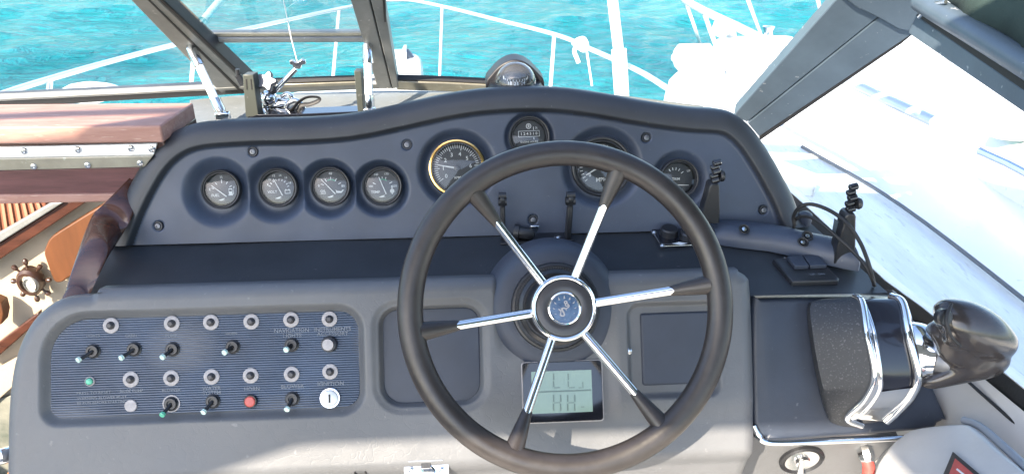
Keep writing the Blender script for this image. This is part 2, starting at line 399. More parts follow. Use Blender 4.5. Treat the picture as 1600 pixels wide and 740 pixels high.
# ------------------------------------------------------------------ instrument pod
pod = empty('instrument_pod', POD.pt(0, 0, 0)); tag(pod, 'dark curved instrument pod with padded brow carrying the row of round gauges', 'instrument pod')
out_px = [(163, 393), (176, 352), (190, 315), (207, 280), (226, 248), (248, 222), (275, 203), (305, 192), (345, 187), (400, 184), (450, 183), (500, 181), (545, 177), (590, 169), (640, 158), (690, 147), (740, 139), (790, 135), (840, 134), (890, 137), (940, 144), (990, 153), (1040, 161), (1080, 166), (1115, 168), (1140, 173), (1162, 187), (1182, 208), (1204, 241), (1224, 276), (1240, 308), (1252, 342)]
o_uw = [POD.uw(*p, h=-.012) for p in out_px]
o_sm = [(p.x, p.y) for p in smooth_path([Vector((a, b, 0)) for a, b in o_uw], 6)]
us = np.array([p[0] for p in o_sm]); ws = np.array([p[1] for p in o_sm])
nc, nr = 560, 130
uc = np.linspace(us[0], us[-1], nc); top = np.maximum(np.interp(uc, us, ws), .001)
tt = np.linspace(0, 1, nr); tt = 1 - (1 - tt) ** 1.5
U = np.repeat(uc[:, None], nr, 1); Wd = top[:, None] * tt[None, :]
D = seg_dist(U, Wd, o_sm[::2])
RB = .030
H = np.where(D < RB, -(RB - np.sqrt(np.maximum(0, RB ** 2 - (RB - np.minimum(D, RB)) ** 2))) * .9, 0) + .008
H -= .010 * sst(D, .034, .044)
gauges = [  # px, py, r, kind
    (342, 296, 31.5, 'fuel'), (432, 293, 31.5, 'volt'), (515, 291, 31.5, 'oil'), (596.5, 290.5, 31.5, 'temp'),
    (714, 262, 46, 'tach'), (827, 213, 32, 'hours'), (941, 260, 47, 'mph'), (1062, 279, 30.5, 'trim')]
bowl_r = [59, 55, 50, 47, 64, 40, 66, 47]; bowl_d = [.017, .016, .015, .014, .012, .006, .012, .011]
Hb = np.zeros_like(H); bowls = []
for (gx, gy, gr, k), br, bd in zip(gauges, bowl_r, bowl_d):
    c = POD.uw(gx, gy); e = POD.uw(gx + 10, gy); s = math.hypot(e[0] - c[0], e[1] - c[1]) / 10
    off = (-.002, -.004) if k in ('fuel', 'volt', 'oil', 'temp') else (0, -.001)
    d = np.hypot(U - c[0] - off[0], Wd - c[1] - off[1]); dg = np.hypot(U - c[0], Wd - c[1])
    bl = bd * (1 - sst(d, gr * s * 1.02, br * s))
    Hb = np.maximum(Hb, bl) + .0  # deepest wins, leaving the S-shaped ridges
    bowls.append((c, s, bd))
H -= Hb
screws_px = [(247, 353), (395, 237), (636, 226), (833, 343), (1010, 215), (1193, 328)]
for p in screws_px:
    c = POD.uw(*p); H -= .005 * (1 - sst(np.hypot(U - c[0], Wd - c[1]), .006, .0085))
P = np.zeros((nc, nr, 3)); o = np.array(POD.o); P[:] = o + U[..., None] * np.array(POD.x) + Wd[..., None] * np.array(POD.up) + H[..., None] * np.array(POD.n)
v, f = grid(P); b0 = len(v)
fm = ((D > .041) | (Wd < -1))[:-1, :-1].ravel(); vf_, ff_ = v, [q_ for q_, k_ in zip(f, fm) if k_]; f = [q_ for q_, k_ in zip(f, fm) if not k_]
# brow carried back to the dash top, then down
back = [P[:, -1] + np.array((0, .012, -.003)), P[:, -1] + np.array((0, .05, -.018)), P[:, -1] + np.array((0, .09, -.036))]
last = P[:, -1].copy(); last[:, 1] = 1.26; last[:, 2] = -.60; back.append(last)
v = np.vstack([v] + back); f = list(f)
prev = [i * nr + nr - 1 for i in range(nc)]
for k in range(4):
    cur = [b0 + k * nc + i for i in range(nc)]
    f += [(prev[i], prev[i + 1], cur[i + 1], cur[i]) for i in range(nc - 1)]; prev = cur
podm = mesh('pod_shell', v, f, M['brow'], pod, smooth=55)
def compact(v, f):
    u = sorted({i for q_ in f for i in q_}); ix = {k_: n_ for n_, k_ in enumerate(u)}; return v[u], [tuple(ix[i] for i in q_) for q_ in f]
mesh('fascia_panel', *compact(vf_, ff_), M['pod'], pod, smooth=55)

def screw(M_, parent, r=.0042, name='screw', m='steel'):
    v, f = lathe([(r * 1.5, -.002), (r * 1.5, .0006), (r * 1.25, .001)], 18, M_)
    s = MB(); s.add(v, f); s.add(*lathe([(r, .0004), (r * .95, .0015), (r * .55, .0022)], 16, M_)); s.add(*lathe([(r * .5, .0022), (r * .4, .0008), (.0001, .0008)], 6, M_))
    return s.build(name, M[m], parent, smooth=30)
for p in screws_px:
    fr = POD.frame(*p, h=-.006)
    w_ = MB().add(*lathe([(.0075, -.004), (.0078, .001), (.007, .0022), (.0055, .0022), (.0052, .001)], 24, fr)).build('screw_cup', M['black'], pod)
    s_ = MB(); s_.add(*lathe([(.0042, 0), (.004, .0014), (.002, .0018), (.0018, .0006), (.0001, .0006)], 14, fr @ Matrix.Translation((0, 0, .001)))); s_.build('screw', M['dull'], w_)

def tickring(mb, r0, r1, a0, a1, n, w, z):
    for i in range(n):
        a = R(a0 + (a1 - a0) * i / max(1, n - 1)); c, s = math.cos(a), math.sin(a); px, py = -s * w / 2, c * w / 2
        mb.add([(r0 * c - px, r0 * s - py, z), (r1 * c - px, r1 * s - py, z), (r1 * c + px, r1 * s + py, z), (r0 * c + px, r0 * s + py, z)], [(0, 1, 2, 3)])
GN = {'fuel': 'fuel_gauge', 'volt': 'voltmeter', 'oil': 'oil_pressure_gauge', 'temp': 'temperature_gauge', 'tach': 'tachometer', 'hours': 'hour_meter', 'mph': 'speedometer', 'trim': 'trim_gauge'}
GL = {'fuel': 'round black fuel gauge at the far left of the pod with a pump symbol', 'volt': 'round black voltmeter with VOLT lettering, second gauge from the left', 'oil': 'round black oil gauge between the voltmeter and the temperature gauge',
      'temp': 'round black temperature gauge fourth from the left', 'tach': 'large tachometer in a brass ring', 'hours': 'small engine hour meter with a digit counter above the wheel', 'mph': 'large speedometer marked MPH behind the wheel rim', 'trim': 'small round gauge at the right end of the pod'}
for (gx, gy, gr, k), (c, s, bd) in zip(gauges, bowls):
    rr = gr * s; Mf = Matrix(POD.frame(gx, gy)); Mf.translation = POD.pt(c[0], c[1], -.002 - bd)
    Mf = Mf @ Matrix.Rotation(R(1.5), 4, 'Z')
    tach = k == 'tach'
    g = mesh(GN[k], *lathe([(rr * 1.0, -.004), (rr * 1.0, .010), (rr * .985, .0125), (rr * .95, .0135), (rr * .90, .0130), (rr * .87, .0112), (rr * .855, .0122), (rr * .83, .0122), (rr * .80, .0085), (rr * .77, .004), (rr * .76, .002)], 72), M['gloss'] if tach else M['black'], pod, smooth=35, world=False, at=Mf)
    g['label'] = GL[k]
    if tach: mesh('brass_ring', *lathe([(rr * .955, .0125), (rr * .95, .0145), (rr * .90, .0150), (rr * .86, .0135), (rr * .84, .010), (rr * .835, .004)], 72), M['brass'], g, smooth=50, world=False)
    mesh('dial', *lathe([(rr * .83 if tach else rr * .775, .0025), (.0001, .0025)], 48), M['dial'], g, world=False)
    mesh('gauge_glass', *lathe([(rr * .84, .0095), (rr * .6, .0105), (rr * .3, .0111), (.0001, .0113)], 48), M['gaugeglass'], g, smooth=80, world=False)
    mk = MB(); q = rr; z = .0031
    nd = None
    def T(s_, size, x, y): mk.add(*text_geo(s_, size * q, x * q, y * q, z))
    if k in ('fuel', 'volt', 'oil', 'temp', 'trim'):
        pv = (.12, -.42) if k != 'trim' else (-.05, -.3)
        def tick(a, r0, r1, w=.035):
            a = R(a); cx, cy = pv[0] - .12, pv[1] + .32; c_, s_ = math.cos(a), math.sin(a); px, py = -s_ * w / 2, c_ * w / 2
            mk.add([((cx + r0 * c_ - px) * q, (cy + r0 * s_ - py) * q, z), ((cx + r1 * c_ - px) * q, (cy + r1 * s_ - py) * q, z), ((cx + r1 * c_ + px) * q, (cy + r1 * s_ + py) * q, z), ((cx + r0 * c_ + px) * q, (cy + r0 * s_ + py) * q, z)], [(0, 1, 2, 3)])
    if k == 'fuel':
        for a in (160, 125, 90, 58, 28): tick(a, .42, .56 if a != 90 else .6)
        T('½', .2, 0, .62); T('E', .18, -.62, .02); T('F', .18, .6, .05); T('FUEL', .19, -.36, -.3)
        pump = [(.30, -.32), (.50, -.32), (.50, .0), (.30, .0)]
        for (x0, y0, x1, y1) in ((.28, -.34, .52, -.30), (.32, -.30, .50, -.14), (.32, -.02, .50, .02), (.32, -.14, .345, 0), (.475, -.14, .50, 0), (.54, -.26, .565, -.04), (.50, -.28, .56, -.255)):
            mk.add([(x0 * q, y0 * q, z), (x1 * q, y0 * q, z), (x1 * q, y1 * q, z), (x0 * q, y1 * q, z)], [(0, 1, 2, 3)])
        nd = ((.22, -.38), (-.50, .22))
    elif k == 'volt':
        for i, a in enumerate((158, 140, 122, 104, 86, 68, 50, 32, 16)): tick(a, .44, .54)
        for t_, x, y in (('8', -.55, .16), ('10', -.46, .42), ('12', -.22, .6), ('14', .1, .6), ('16', .38, .48), ('18', .56, .2)): T(t_, .15, x, y)
        T('VOLT', .19, -.34, -.22)
        for (x0, y0, x1, y1) in ((.28, -.34, .56, -.31), (.28, -.18, .56, -.15), (.28, -.34, .31, -.15), (.53, -.34, .56, -.15), (.32, -.15, .37, -.11), (.47, -.15, .52, -.11)):
            mk.add([(x0 * q, y0 * q, z), (x1 * q, y0 * q, z), (x1 * q, y1 * q, z), (x0 * q, y1 * q, z)], [(0, 1, 2, 3)])
        nd = ((.18, -.42), (-.22, .44))
    elif k == 'oil':
        for a in (155, 122, 90, 58, 27): tick(a, .40, .56)
        for t_, x, y in (('0', -.62, .04), ('40', .0, .64), ('80', .6, -.02)): T(t_, .17, x, y)
        T('OIL', .18, -.42, -.24); T('PRESS', .10, -.42, -.36)
        mk.add([(.24 * q, -.36 * q, z), (.5 * q, -.36 * q, z), (.62 * q, -.22 * q, z), (.58 * q, -.2 * q, z), (.48 * q, -.28 * q, z), (.28 * q, -.25 * q, z), (.2 * q, -.18 * q, z)], [tuple(range(7))])
        nd = ((.20, -.40), (-.46, .36))
    elif k == 'temp':
        for a in (150, 90, 70, 30): tick(a, .40, .56)
        for t_, x, y in (('100', -.6, .0), ('140', -.3, .58), ('170', .22, .58), ('220', .6, -.04)): T(t_, .15, x, y)
        T('TEMP', .19, -.38, -.30)
        mk.add(*[(lambda vf: ([v_ + Vector((.46 * q, -.28 * q, z)) for v_ in vf[0]], vf[1]))(lathe([(.11 * q, 0), (.0001, 0)], 12))][0]); mk.add([(.43 * q, -.44 * q, z), (.49 * q, -.44 * q, z), (.49 * q, .0, z), (.43 * q, .0, z)], [(0, 1, 2, 3)])
        nd = ((.16, -.42), (-.16, .46))
    elif k == 'trim':
        for a in (120, 100, 80, 60, 35): tick(a, .42, .56)
        T('UP', .15, .56, .36); T('TRIM', .18, -.1, -.02); nd = ((-.1, -.32), (.52, -.36))
    elif k == 'tach':
        tickring(mk, .66 * q, .77 * q, 215, -30, 43, .020 * q, z); tickring(mk, .60 * q, .77 * q, 215, -30, 8, .028 * q, z)
        for i, t_ in enumerate('01234567'):
            a = R(240 - i * 50 if False else 215 - i * 35 - 0); T(t_, .19, .47 * math.cos(a), .47 * math.sin(a))
        T('0', .17, .0, -.66); T('RPM', .12, .0, -.34)
        nd = ((.02, -.02), (-.66, .13))
    elif k == 'mph':
        tickring(mk, .62 * q, .72 * q, 220, -40, 27, .022 * q, z)
        for i in range(7):
            a = R(215 - i * 42); T(str(i * 10), .16, .47 * math.cos(a), .47 * math.sin(a))
        T('MPH', .19, 0, -.44); nd = ((.0, .03), (-.52, -.26))
    elif k == 'hours':
        for (x0, y0, x1, y1) in ((-.52, -.02, .52, .0), (-.52, .26, .52, .28), (-.52, 0, -.50, .26), (.50, 0, .52, .26), (.22, .3, .25, .46), (.22, -.16, .25, -.04)):
            mk.add([(x0 * q, y0 * q, z), (x1 * q, y0 * q, z), (x1 * q, y1 * q, z), (x0 * q, y1 * q, z)], [(0, 1, 2, 3)])
        T('1 2 4 3 1 0', .19, 0, .13); T('ENGINE HOURS', .12, 0, -.26); T('¼', .16, .38, .4)
        v_, f_ = lathe([(.13 * q, 0), (.10 * q, 0)], 14); mk.add([p_ + Vector((0, .50 * q, z)) for p_ in v_], f_); T('8', .2, 0, .5)
    if k in ('fuel', 'volt', 'oil', 'temp'):   # little white device above the rim
        mk.add([(-.24 * q, -.55 * q, z), (-.08 * q, -.50 * q, z), (.06 * q, -.46 * q, z), (.10 * q, -.48 * q, z), (.0, -.54 * q, z), (.12 * q, -.57 * q, z), (-.12 * q, -.58 * q, z)], [tuple(range(7))])
    mk.build('markings', M['white_print'], g, smooth=0, world=False)
    if k in ('oil', 'temp', 'mph'):
        gm = MB(); tickring(gm, .30 * q, .36 * q, 115, 55, 6, .05 * q, z); gm.build('green_arc', M['green_print'], g, smooth=0, world=False)
    if nd:
        (x0, y0), (x1, y1) = nd; a = Vector((x0 * q, y0 * q, .0055)); b = Vector((x1 * q, y1 * q, .0055)); d_ = (b - a).normalized(); sd_ = Vector((-d_.y, d_.x, 0)) * q
        nm = MB(); nm.add(*prism([a - sd_ * .028, b - sd_ * .014, b + sd_ * .014, a + sd_ * .028], (0, 0, .0008)))
        if k in ('tach', 'mph'): nm = MB(); nm.add(*prism([a - sd_ * .035, b - sd_ * .012, b + sd_ * .012, a + sd_ * .035], (0, 0, .0008)))
        no = nm.build('needle', M['white_print'], g, smooth=0, world=False)
    if k in ('tach', 'mph'): mesh('needle_hub', *lathe([(.11 * q, .003), (.10 * q, .007), (.0001, .0075)], 24), M['black'], g, world=False)

# ------------------------------------------------------------------ helm console
helm = empty('helm_console', LOW.pt(0, -.3, 0)); tag(helm, 'grey padded vinyl helm console behind the steering wheel with moulded pockets', 'console')
def mpx(p, q_, pl=LOW, h=0): a = pl.uw(*p, h=h); b = pl.uw(*q_, h=h); return math.hypot(a[0] - b[0], a[1] - b[1])
# left-hand outline by rows of the plane
L_px = [(14, 840), (15, 780), (17, 720), (18, 650), (22, 600), (29, 560), (40, 528), (56, 500), (78, 478), (102, 465), (130, 459), (160, 456.5)]
T_uw = [LOW.uw(*p) for p in L_px]
w_top = LOW.uw(560, 437)[1]; w_bot = LOW.uw(800, 840)[1]
r_px = [(1150, 423), (1163, 432), (1168, 450), (1172, 550), (1175, 655), (1176, 700), (1177, 840)]
Rt = [LOW.uw(*p) for p in r_px]
nrow, ncol = 250, 640
sv = np.linspace(0, 1, nrow); sv = 1 - (1 - sv) ** 1.25; wrow = w_bot + (w_top - w_bot) * sv
Ls = smooth_path([Vector((a, b, 0)) for a, b in T_uw], 6); lw = np.array([p.y for p in Ls]); lu = np.array([p.x for p in Ls]); oi = np.argsort(lw)
Lrow = np.interp(wrow, lw[oi], lu[oi]); Rs = smooth_path([Vector((a, b, 0)) for a, b in Rt], 6); rw = np.array([p.y for p in Rs]); ru = np.array([p.x for p in Rs]); ri = np.argsort(rw)
Rrow = np.interp(wrow, rw[ri], ru[ri])
sc = np.linspace(0, 1, ncol)
U = Lrow[:, None] + (Rrow - Lrow)[:, None] * sc[None, :]; Wd = np.repeat(wrow[:, None], ncol, 1)
outline = [(p.x, p.y) for p in Ls[::2]] + [(Rs[0].x, w_top)] + [(p.x, p.y) for p in Rs[::2]]
outline[len(Ls[::2]) - 1] = (Ls[-1].x, w_top)
D = seg_dist(U, Wd, outline)
RB = .020
H = .020 - np.where(D < RB, (RB - np.sqrt(np.maximum(0, RB ** 2 - (RB - np.minimum(D, RB)) ** 2))), 0)
def poly_uw(pts): return [LOW.uw(*p, h=.012) for p in pts]
def rr_px(x0, y0, x1, y1, rs, sl=0.0):
    """rounded rectangle on the console, corners given in photograph pixels, rows following the console's own horizontal"""
    a = LOW.uw(x0, y1, .012); b = LOW.uw(x1, y0, .012); k = mpx((x0, y0), (x0 + 10, y0)) / 10
    if not isinstance(rs, (tuple, list)): rs = (rs,) * 4
    return rrect(a[0], a[1], b[0], b[1], [r * k for r in rs])
sw_rec = rr_px(79, 485, 558, 653, (18, 26, 32, 62)); sw_rec = [(u, w_) for u, w_ in sw_rec]
pk1 = rr_px(598, 478, 749, 633, (32, 30, 24, 26))
pk2 = rr_px(986, 474, 1112, 616, (16, 12, 12, 16))
H -= .012 * sst(sdf(U, Wd, sw_rec), -.012, .001)
H -= .013 * sst(sdf(U, Wd, pk1), -.004, .003) + .003 * sst(sdf(U, Wd, pk1), -.014, -.004)
H -= .010 * sst(sdf(U, Wd, pk2), -.006, .002)
# centre channel behind the column
cl = LOW.uw(772, 433)[0]; cr = LOW.uw(938, 427)[0]; wf = LOW.uw(860, 560)[1]
ch = np.minimum(sst(U, cl - .004, cl + .016), 1 - sst(U, cr - .016, cr + .004)) * sst(Wd, wf, wf + .075)
H -= .016 * ch
# right pad gently raised; sag and unevenness of old vinyl
H += .004 * sst(U, cr, cr + .02) * sst(Wd, LOW.uw(1000, 660)[1], LOW.uw(1000, 620)[1])
H += .0012 * np.sin(U * 23 + 1) * np.sin(Wd * 31)
wk = LOW.uw(800, 705)[1]
H -= .9 * np.maximum(0, wk - Wd) * sst(wk - Wd, 0, .03)
o = np.array(LOW.o); P = o + U[..., None] * np.array(LOW.x) + Wd[..., None] * np.array(LOW.up) + H[..., None] * np.array(LOW.n)
v, f = grid(P); f = list(f); b0 = len(v)
topb = P[-1] + np.array((0, .012, -.004)); topc = P[-1] + np.array((0, .02, -.03))
ledge = P[:, 0] + np.array((.0, .02, -.012)); 
v = np.vstack([v, topb, topc, ledge, ledge + np.array((.01, .2, -.1)), P[:, -1] + np.array((0, .02, -.03))])
li = (nrow - 1) * ncol
f += [(li + i, li + i + 1, b0 + i + 1, b0 + i) for i in range(ncol - 1)] + [(b0 + i, b0 + i + 1, b0 + ncol + i + 1, b0 + ncol + i) for i in range(ncol - 1)]
e0 = b0 + 2 * ncol
f += [(j * ncol, (j + 1) * ncol, e0 + j + 1, e0 + j) for j in range(nrow - 1)] + [(e0 + j, e0 + j + 1, e0 + nrow + j + 1, e0 + nrow + j) for j in range(nrow - 1)]
e1 = e0 + 2 * nrow
f += [(j * ncol + ncol - 1, (j + 1) * ncol + ncol - 1, e1 + j + 1, e1 + j) for j in range(nrow - 1)]
mesh('padded_face', v, f, M['pad'], helm, smooth=60)
# insets: dark pocket liners and lid
def liner(poly, h0, h1, name, mat, inset=.0, par=helm, bev=.002):
    cx = sum(p[0] for p in poly) / len(poly); cy = sum(p[1] for p in poly) / len(poly)
    pts = []
    for u, w_ in poly:
        d = math.hypot(u - cx, w_ - cy); k = (d - inset) / d; pts.append(LOW.pt(cx + (u - cx) * k, cy + (w_ - cy) * k, h1))
    return mesh(name, *prism(pts, LOW.n * (h0 - h1)), mat, par, bevel=bev)
liner(pk1, .0, .0065, 'left_pocket', M['pocket'], -.0005, bev=.003)
liner(pk2, .0, .0120, 'right_pocket', M['pocket'], .001)
lid = rr_px(1003, 485, 1118, 602, (5, 5, 5, 5)); liner(lid, .010, .0165, 'hatch_lid', M['pocket'], bev=.003)
screw(LOW.frame(982, 548, .021), helm, .003)
# shelf between pad and pod
sh = MB(); a = [atz(104, 462, -.562), atz(163, 394, -.555)]
xL0 = SHELF.at(112, 458).x; xL1 = SHELF.at(166, 391).x; xR0 = SHELF.at(1395, 462).x; xR1 = SHELF.at(1262, 338).x
def shp(u, y, dz=0): return Vector((u, y, SHELF.o.z + (y - SHELF.o.y) * math.tan(R(4.2)) + dz))
nS, mS = 90, 24; Pp = np.zeros((nS, mS, 3))
for i in range(nS):
    for j in range(mS):
        t = j / (mS - 1); y = .905 + (1.13 - .905) * t
        ul = xL0 + (xL1 - xL0) * (y - .93) / .15; ur = xR0 + (xR1 - xR0) * (y - .90) / .19
        u = ul + (ur - ul) * i / (nS - 1)
        e = min(i, nS - 1 - i) * 1.2 / nS
        p = shp(u, y, -.0015 + .001 * math.sin(u * 20)); Pp[i, j] = p
v, f = grid(Pp); f = list(f); b0 = len(v)
lft = Pp[0] + np.array((-.004, 0, -.006)); lf2 = Pp[0] + np.array((-.012, 0, -.20)); 
v = np.vstack([v, lft, lf2]); f += [(j, j + 1, b0 + j + 1, b0 + j) for j in range(mS - 1)] + [(b0 + j, b0 + j + 1, b0 + mS + j + 1, b0 + mS + j) for j in range(mS - 1)]
mesh('dash_shelf', v, f, M['shelf'], helm, smooth=60)
# moulded round shroud for the column
WN_c = Vector((0, 0, 0))
hubc = ray(881, 481) * .955
basec = LOW.at(864, 479, .0)
axis = (hubc - basec).normalized()
rimc = ray(886, 480.5) * .925
def axis_frame(c, n):
    x = Vector((1, 0, 0)); y = n.cross(x).normalized(); x = y.cross(n).normalized()
    m = Matrix((x, y, n)).transposed().to_4x4(); m.translation = c; return m
AF = axis_frame(basec, (LOW.n * .7 + axis * .3).normalized())
mesh('column_shroud', *lathe([(.096, -.03), (.090, .004), (.082, .019), (.074, .024), (.064, .025), (.0001, .025)], 80, AF), M['pocket'], helm, smooth=30)

# throttle side console
con = empty('throttle_console', LOW.at(1320, 690)); tag(con, 'dark vinyl side console carrying the throttle, right of the wheel', 'console')
fp = [(1174, 476), (1184, 467), (1200, 464), (1392, 462), (1399, 466), (1476, 640), (1477, 655), (1468, 661), (1440, 672), (1215, 690), (1196, 684), (1176, 662)]
fpw = [LOW.at(*p, h=-.001) for p in fp]
def inset_prism(pts, n_, dep, rnd=.012, seg=5):
    """face polygon with rounded shoulder: rings shrink towards the front"""
    c = sum(pts, Vector()) / len(pts); rings = []
    P0 = [p - n_ * dep for p in pts]; rings.append(P0)
    for k in range(seg + 1):
        a = R(90 * k / seg); ins = rnd * (1 - math.cos(a)); hh = rnd * (math.sin(a) - 1)
        rings.append([p + (c - p).normalized() * ins + n_ * hh for p in pts])
    return loft(rings, True, True)
mesh('console_face', *inset_prism([p.copy() for p in smooth_path(fpw, 3, True)], LOW.n, .10, .010), M['pad2'], con, smooth=35)
tr = smooth_path([LOW.at(1177, 664, .004), LOW.at(1186, 679, .004), LOW.at(1206, 691, .004), LOW.at(1320, 687.5, .004), LOW.at(1455, 682, .004)], 6)
mesh('chrome_trim', *tube(tr, .0042, 10), M['chrome'], con)
# lower faces below the console
un = [UNDER.at(x_, y_) for x_, y_ in ((1160, 660), (1205, 690), (1405, 684), (1345, 742), (1250, 830), (1150, 830))]
mesh('lower_panel', *prism(un, UNDER.n * -.02), M['pad'], con)
# ------------------------------------------------------------------ switch panel
SP = empty('switch_panel', mat=LOW.frame(320, 565, .0095)); tag(SP, 'blue grey ribbed switch panel with toggles, breakers and ignition lock, left of the wheel', 'switch panel')
mb = MB(); inset_rec = sw_rec
c0 = LOW.uw(320, 565, .0095)
# ribbed plate cut to the recess, ribs run along x
w0 = min(p[1] for p in sw_rec); w1 = max(p[1] for p in sw_rec); nrib = 41; rh = (w1 - w0) / nrib
pl_pts = sw_rec + [sw_rec[0]]
def span(w_):
    xs = []
    for (ax, ay), (bx, by) in zip(pl_pts[:-1], pl_pts[1:]):
        if (ay > w_) != (by > w_): xs.append(ax + (bx - ax) * (w_ - ay) / (by - ay))
    return (min(xs), max(xs)) if len(xs) > 1 else None
prev = None; vs = []; fs = []
for i in range(nrib):
    for fr_, hh in ((.02, -.0010), (.30, .0004), (.68, .0004), (.98, -.0010)):
        w_ = w0 + rh * (i + fr_); s_ = span(min(max(w_, w0 + 1e-5), w1 - 1e-5))
        if not s_: continue
        vs += [(s_[0] - c0[0] - .001, w_ - c0[1], hh), (s_[1] - c0[0] + .001, w_ - c0[1], hh)]
        k = len(vs)
        if k >= 4: fs.append((k - 4, k - 3, k - 1, k - 2))
rp = mesh('ribbed_plate', vs, fs, M['panel'], SP, smooth=0, world=False)
def sploc(px, py, h=0.0):
    u, w_ = LOW.uw(px, py, .0095); return Vector((u - c0[0], w_ - c0[1], h))
def copy_tree(o, parent=None, loc=None):
    c = o.copy(); COL.objects.link(c)
    if parent: c.parent = parent
    if loc is not None: c.location = loc
    for chd in o.children: copy_tree(chd, c)
    return c
# breakers
kx = mpx((300, 500), (310, 500)) / 10
breakers = [(174, 508), (269, 505), (330, 503), (393, 502), (455, 499), (515, 498), (205, 592), (268, 590), (331, 588), (392, 586), (456, 584), (516, 580)]
first = None
for p in breakers:
    if first is None:
        L0 = Matrix.Translation(sploc(*p)); A = WM[SP] @ L0
        first = mesh('circuit_breaker', *lathe([(12.2 * kx, -.001), (12.2 * kx, .0016), (11.2 * kx, .0022), (6.4 * kx, .0022), (6.2 * kx, .0012)], 32), M['breaker'], SP, world=False, at=A)
        mesh('breaker_button', *lathe([(6.0 * kx, .001), (6.0 * kx, .004), (4.6 * kx, .0052), (4.4 * kx, .0075), (3.0 * kx, .0085), (.0001, .0085)], 20), M['btn'], first, world=False, smooth=30)
    else:
        q = first.copy(); COL.objects.link(q); q.parent = SP; q.location = sploc(*p)
        for chd in first.children:
            d_ = chd.copy(); COL.objects.link(d_); d_.parent = q
# toggles: collar nut > lever > (tip)
toggles = [((146, 548), (130, 556), 0), ((210, 545), (196, 553), 0), ((270, 545), (260, 552), 0), ((364, 541), (356, 545), 0), ((456, 538), (451, 541), 0), ((268, 630), (260, 640), 1), ((333, 626), (323, 636), 0), ((457, 622), (452, 632), 0)]
for (bp, tp, gr_) in toggles:
    A = WM[SP] @ Matrix.Translation(sploc(*bp))
    t_ = MB(); t_.add(*lathe([(11.5 * kx, -.001), (11.5 * kx, .001), (9.6 * kx, .0018)], 24)); t_.add(*lathe([(9.5 * kx, .001), (9.5 * kx, .0050), (8.6 * kx, .0058), (5.5 * kx, .0058), (5.2 * kx, .0035), (.0001, .003)], 6 if False else 20))
    tg = mesh('toggle_switch', t_.v, t_.f, M['black'], SP, world=False, at=A, smooth=30)
    d_ = Vector(((tp[0] - bp[0]) * kx * .8, -(tp[1] - bp[1]) * kx * 1.0 - .002, .014))
    mesh('lever', *tube([Vector((0, 0, .003)), d_ * .55, d_], [.0020, .0023, .0028], 12), M['black'], tg, world=False)
    e = d_ + d_.normalized() * .0030
    mesh('lever_tip', *tube([d_ - d_.normalized() * .0005, e, e + d_.normalized() * .0008], [.0034, .0037, .0028], 14), M['greent'] if gr_ else M['tip'], tg, world=False)
    if gr_: mesh('washer', *lathe([(13.5 * kx, .0), (13.5 * kx, .0008), (11 * kx, .001)], 28), M['breaker'], tg, world=False)
def knob(px, py, prof, mat, name, label=None, n=28, kids=()):
    A = WM[SP] @ Matrix.Translation(sploc(px, py))
    o = mesh(name, *lathe([(r * kx, z) for r, z in prof], n), mat, SP, world=False, at=A, smooth=30)
    if label: o['label'] = label
    for (nm, pr, mt) in kids: mesh(nm, *lathe([(r * kx, z) for r, z in pr], 24), mt, o, world=False, smooth=30)
    return o
knob(515, 537, [(13, -.001), (13, .002), (12, .007), (11.2, .0085), (9, .009), (8.4, .0125), (7, .0132), (.1, .0134)], M['btn'], 'dimmer_knob', 'brown grey knurled knob', kids=[('knob_cap', [(9, .0128), (8.6, .0140), (.1, .0142)], M['breaker'])])
knob(141, 595, [(7.5, -.001), (7.5, .002), (6.2, .0028), (5.6, .002)], M['breaker'], 'indicator_lamp', 'small green indicator lamp', kids=[('lens', [(5.4, .001), (4.8, .004), (2.5, .0052), (.1, .0054)], M['greent'])])
knob(205, 633, [(9.6, -.001), (9.6, .0018), (8.8, .0026), (.1, .0030)], M['breaker'], 'blanking_plug', 'flat grey blanking plug')
knob(392, 626, [(10.5, -.001), (10.5, .004), (9.8, .005), (8.8, .005), (8.6, .003)], M['black'], 'push_button', 'red push button', kids=[('button_cap', [(8.4, .003), (8.2, .0055), (6.5, .0064), (.1, .0066)], M['red'])])
ig = knob(516, 621, [(16.5, -.001), (16.5, .0025), (15.4, .0035), (13.4, .0036), (12.8, .0022)], M['chrome'], 'ignition_lock', 'chrome ignition lock with vertical key slot', kids=[('lock_face', [(12.6, .001), (12.6, .005), (11, .0058), (.1, .0060)], M['lockface'])])
sl = MB(); sl.add(*box((0, 0, .0062), 3.0 * kx, 13 * kx, .0006)); sl.build('key_slot', M['rubber'], ig, world=False)
pt = MB()
for s_, x_, y_, z_ in (('LIGHTS', 146, 524, 6), ('CABIN', 205, 524, 6), ('PUMP', 268, 524, 7), ('BLOWER', 268, 609, 7), ('HORN', 362, 521, 6), ('NAVIGATION', 456, 516, 8.5), ('LIGHTS', 457, 524, 8.5), ('INSTRUMENTS', 520, 514, 8.5), ('ACCESSORY', 520, 521, 8.5), ('WATER', 331, 606, 8), ('SYSTEM', 331, 613, 8), ('HORN', 394, 607, 8), ('BLOWER', 457, 603, 8.5), ('IGNITION', 517, 599, 9), ('PRESS TO RESET', 147, 613, 7), ('WARNING BLOWER MUST', 160, 621, 6), ('BE RUN BEFORE STARTING', 160, 628, 6), ('BILGE PUMP', 206, 610, 6.5)):
    l_ = sploc(x_, y_); mesh('lettering', *text_geo(s_, z_ * kx * 1.05, l_.x, l_.y, .0008), M['faded_print'], SP, smooth=0, world=False)

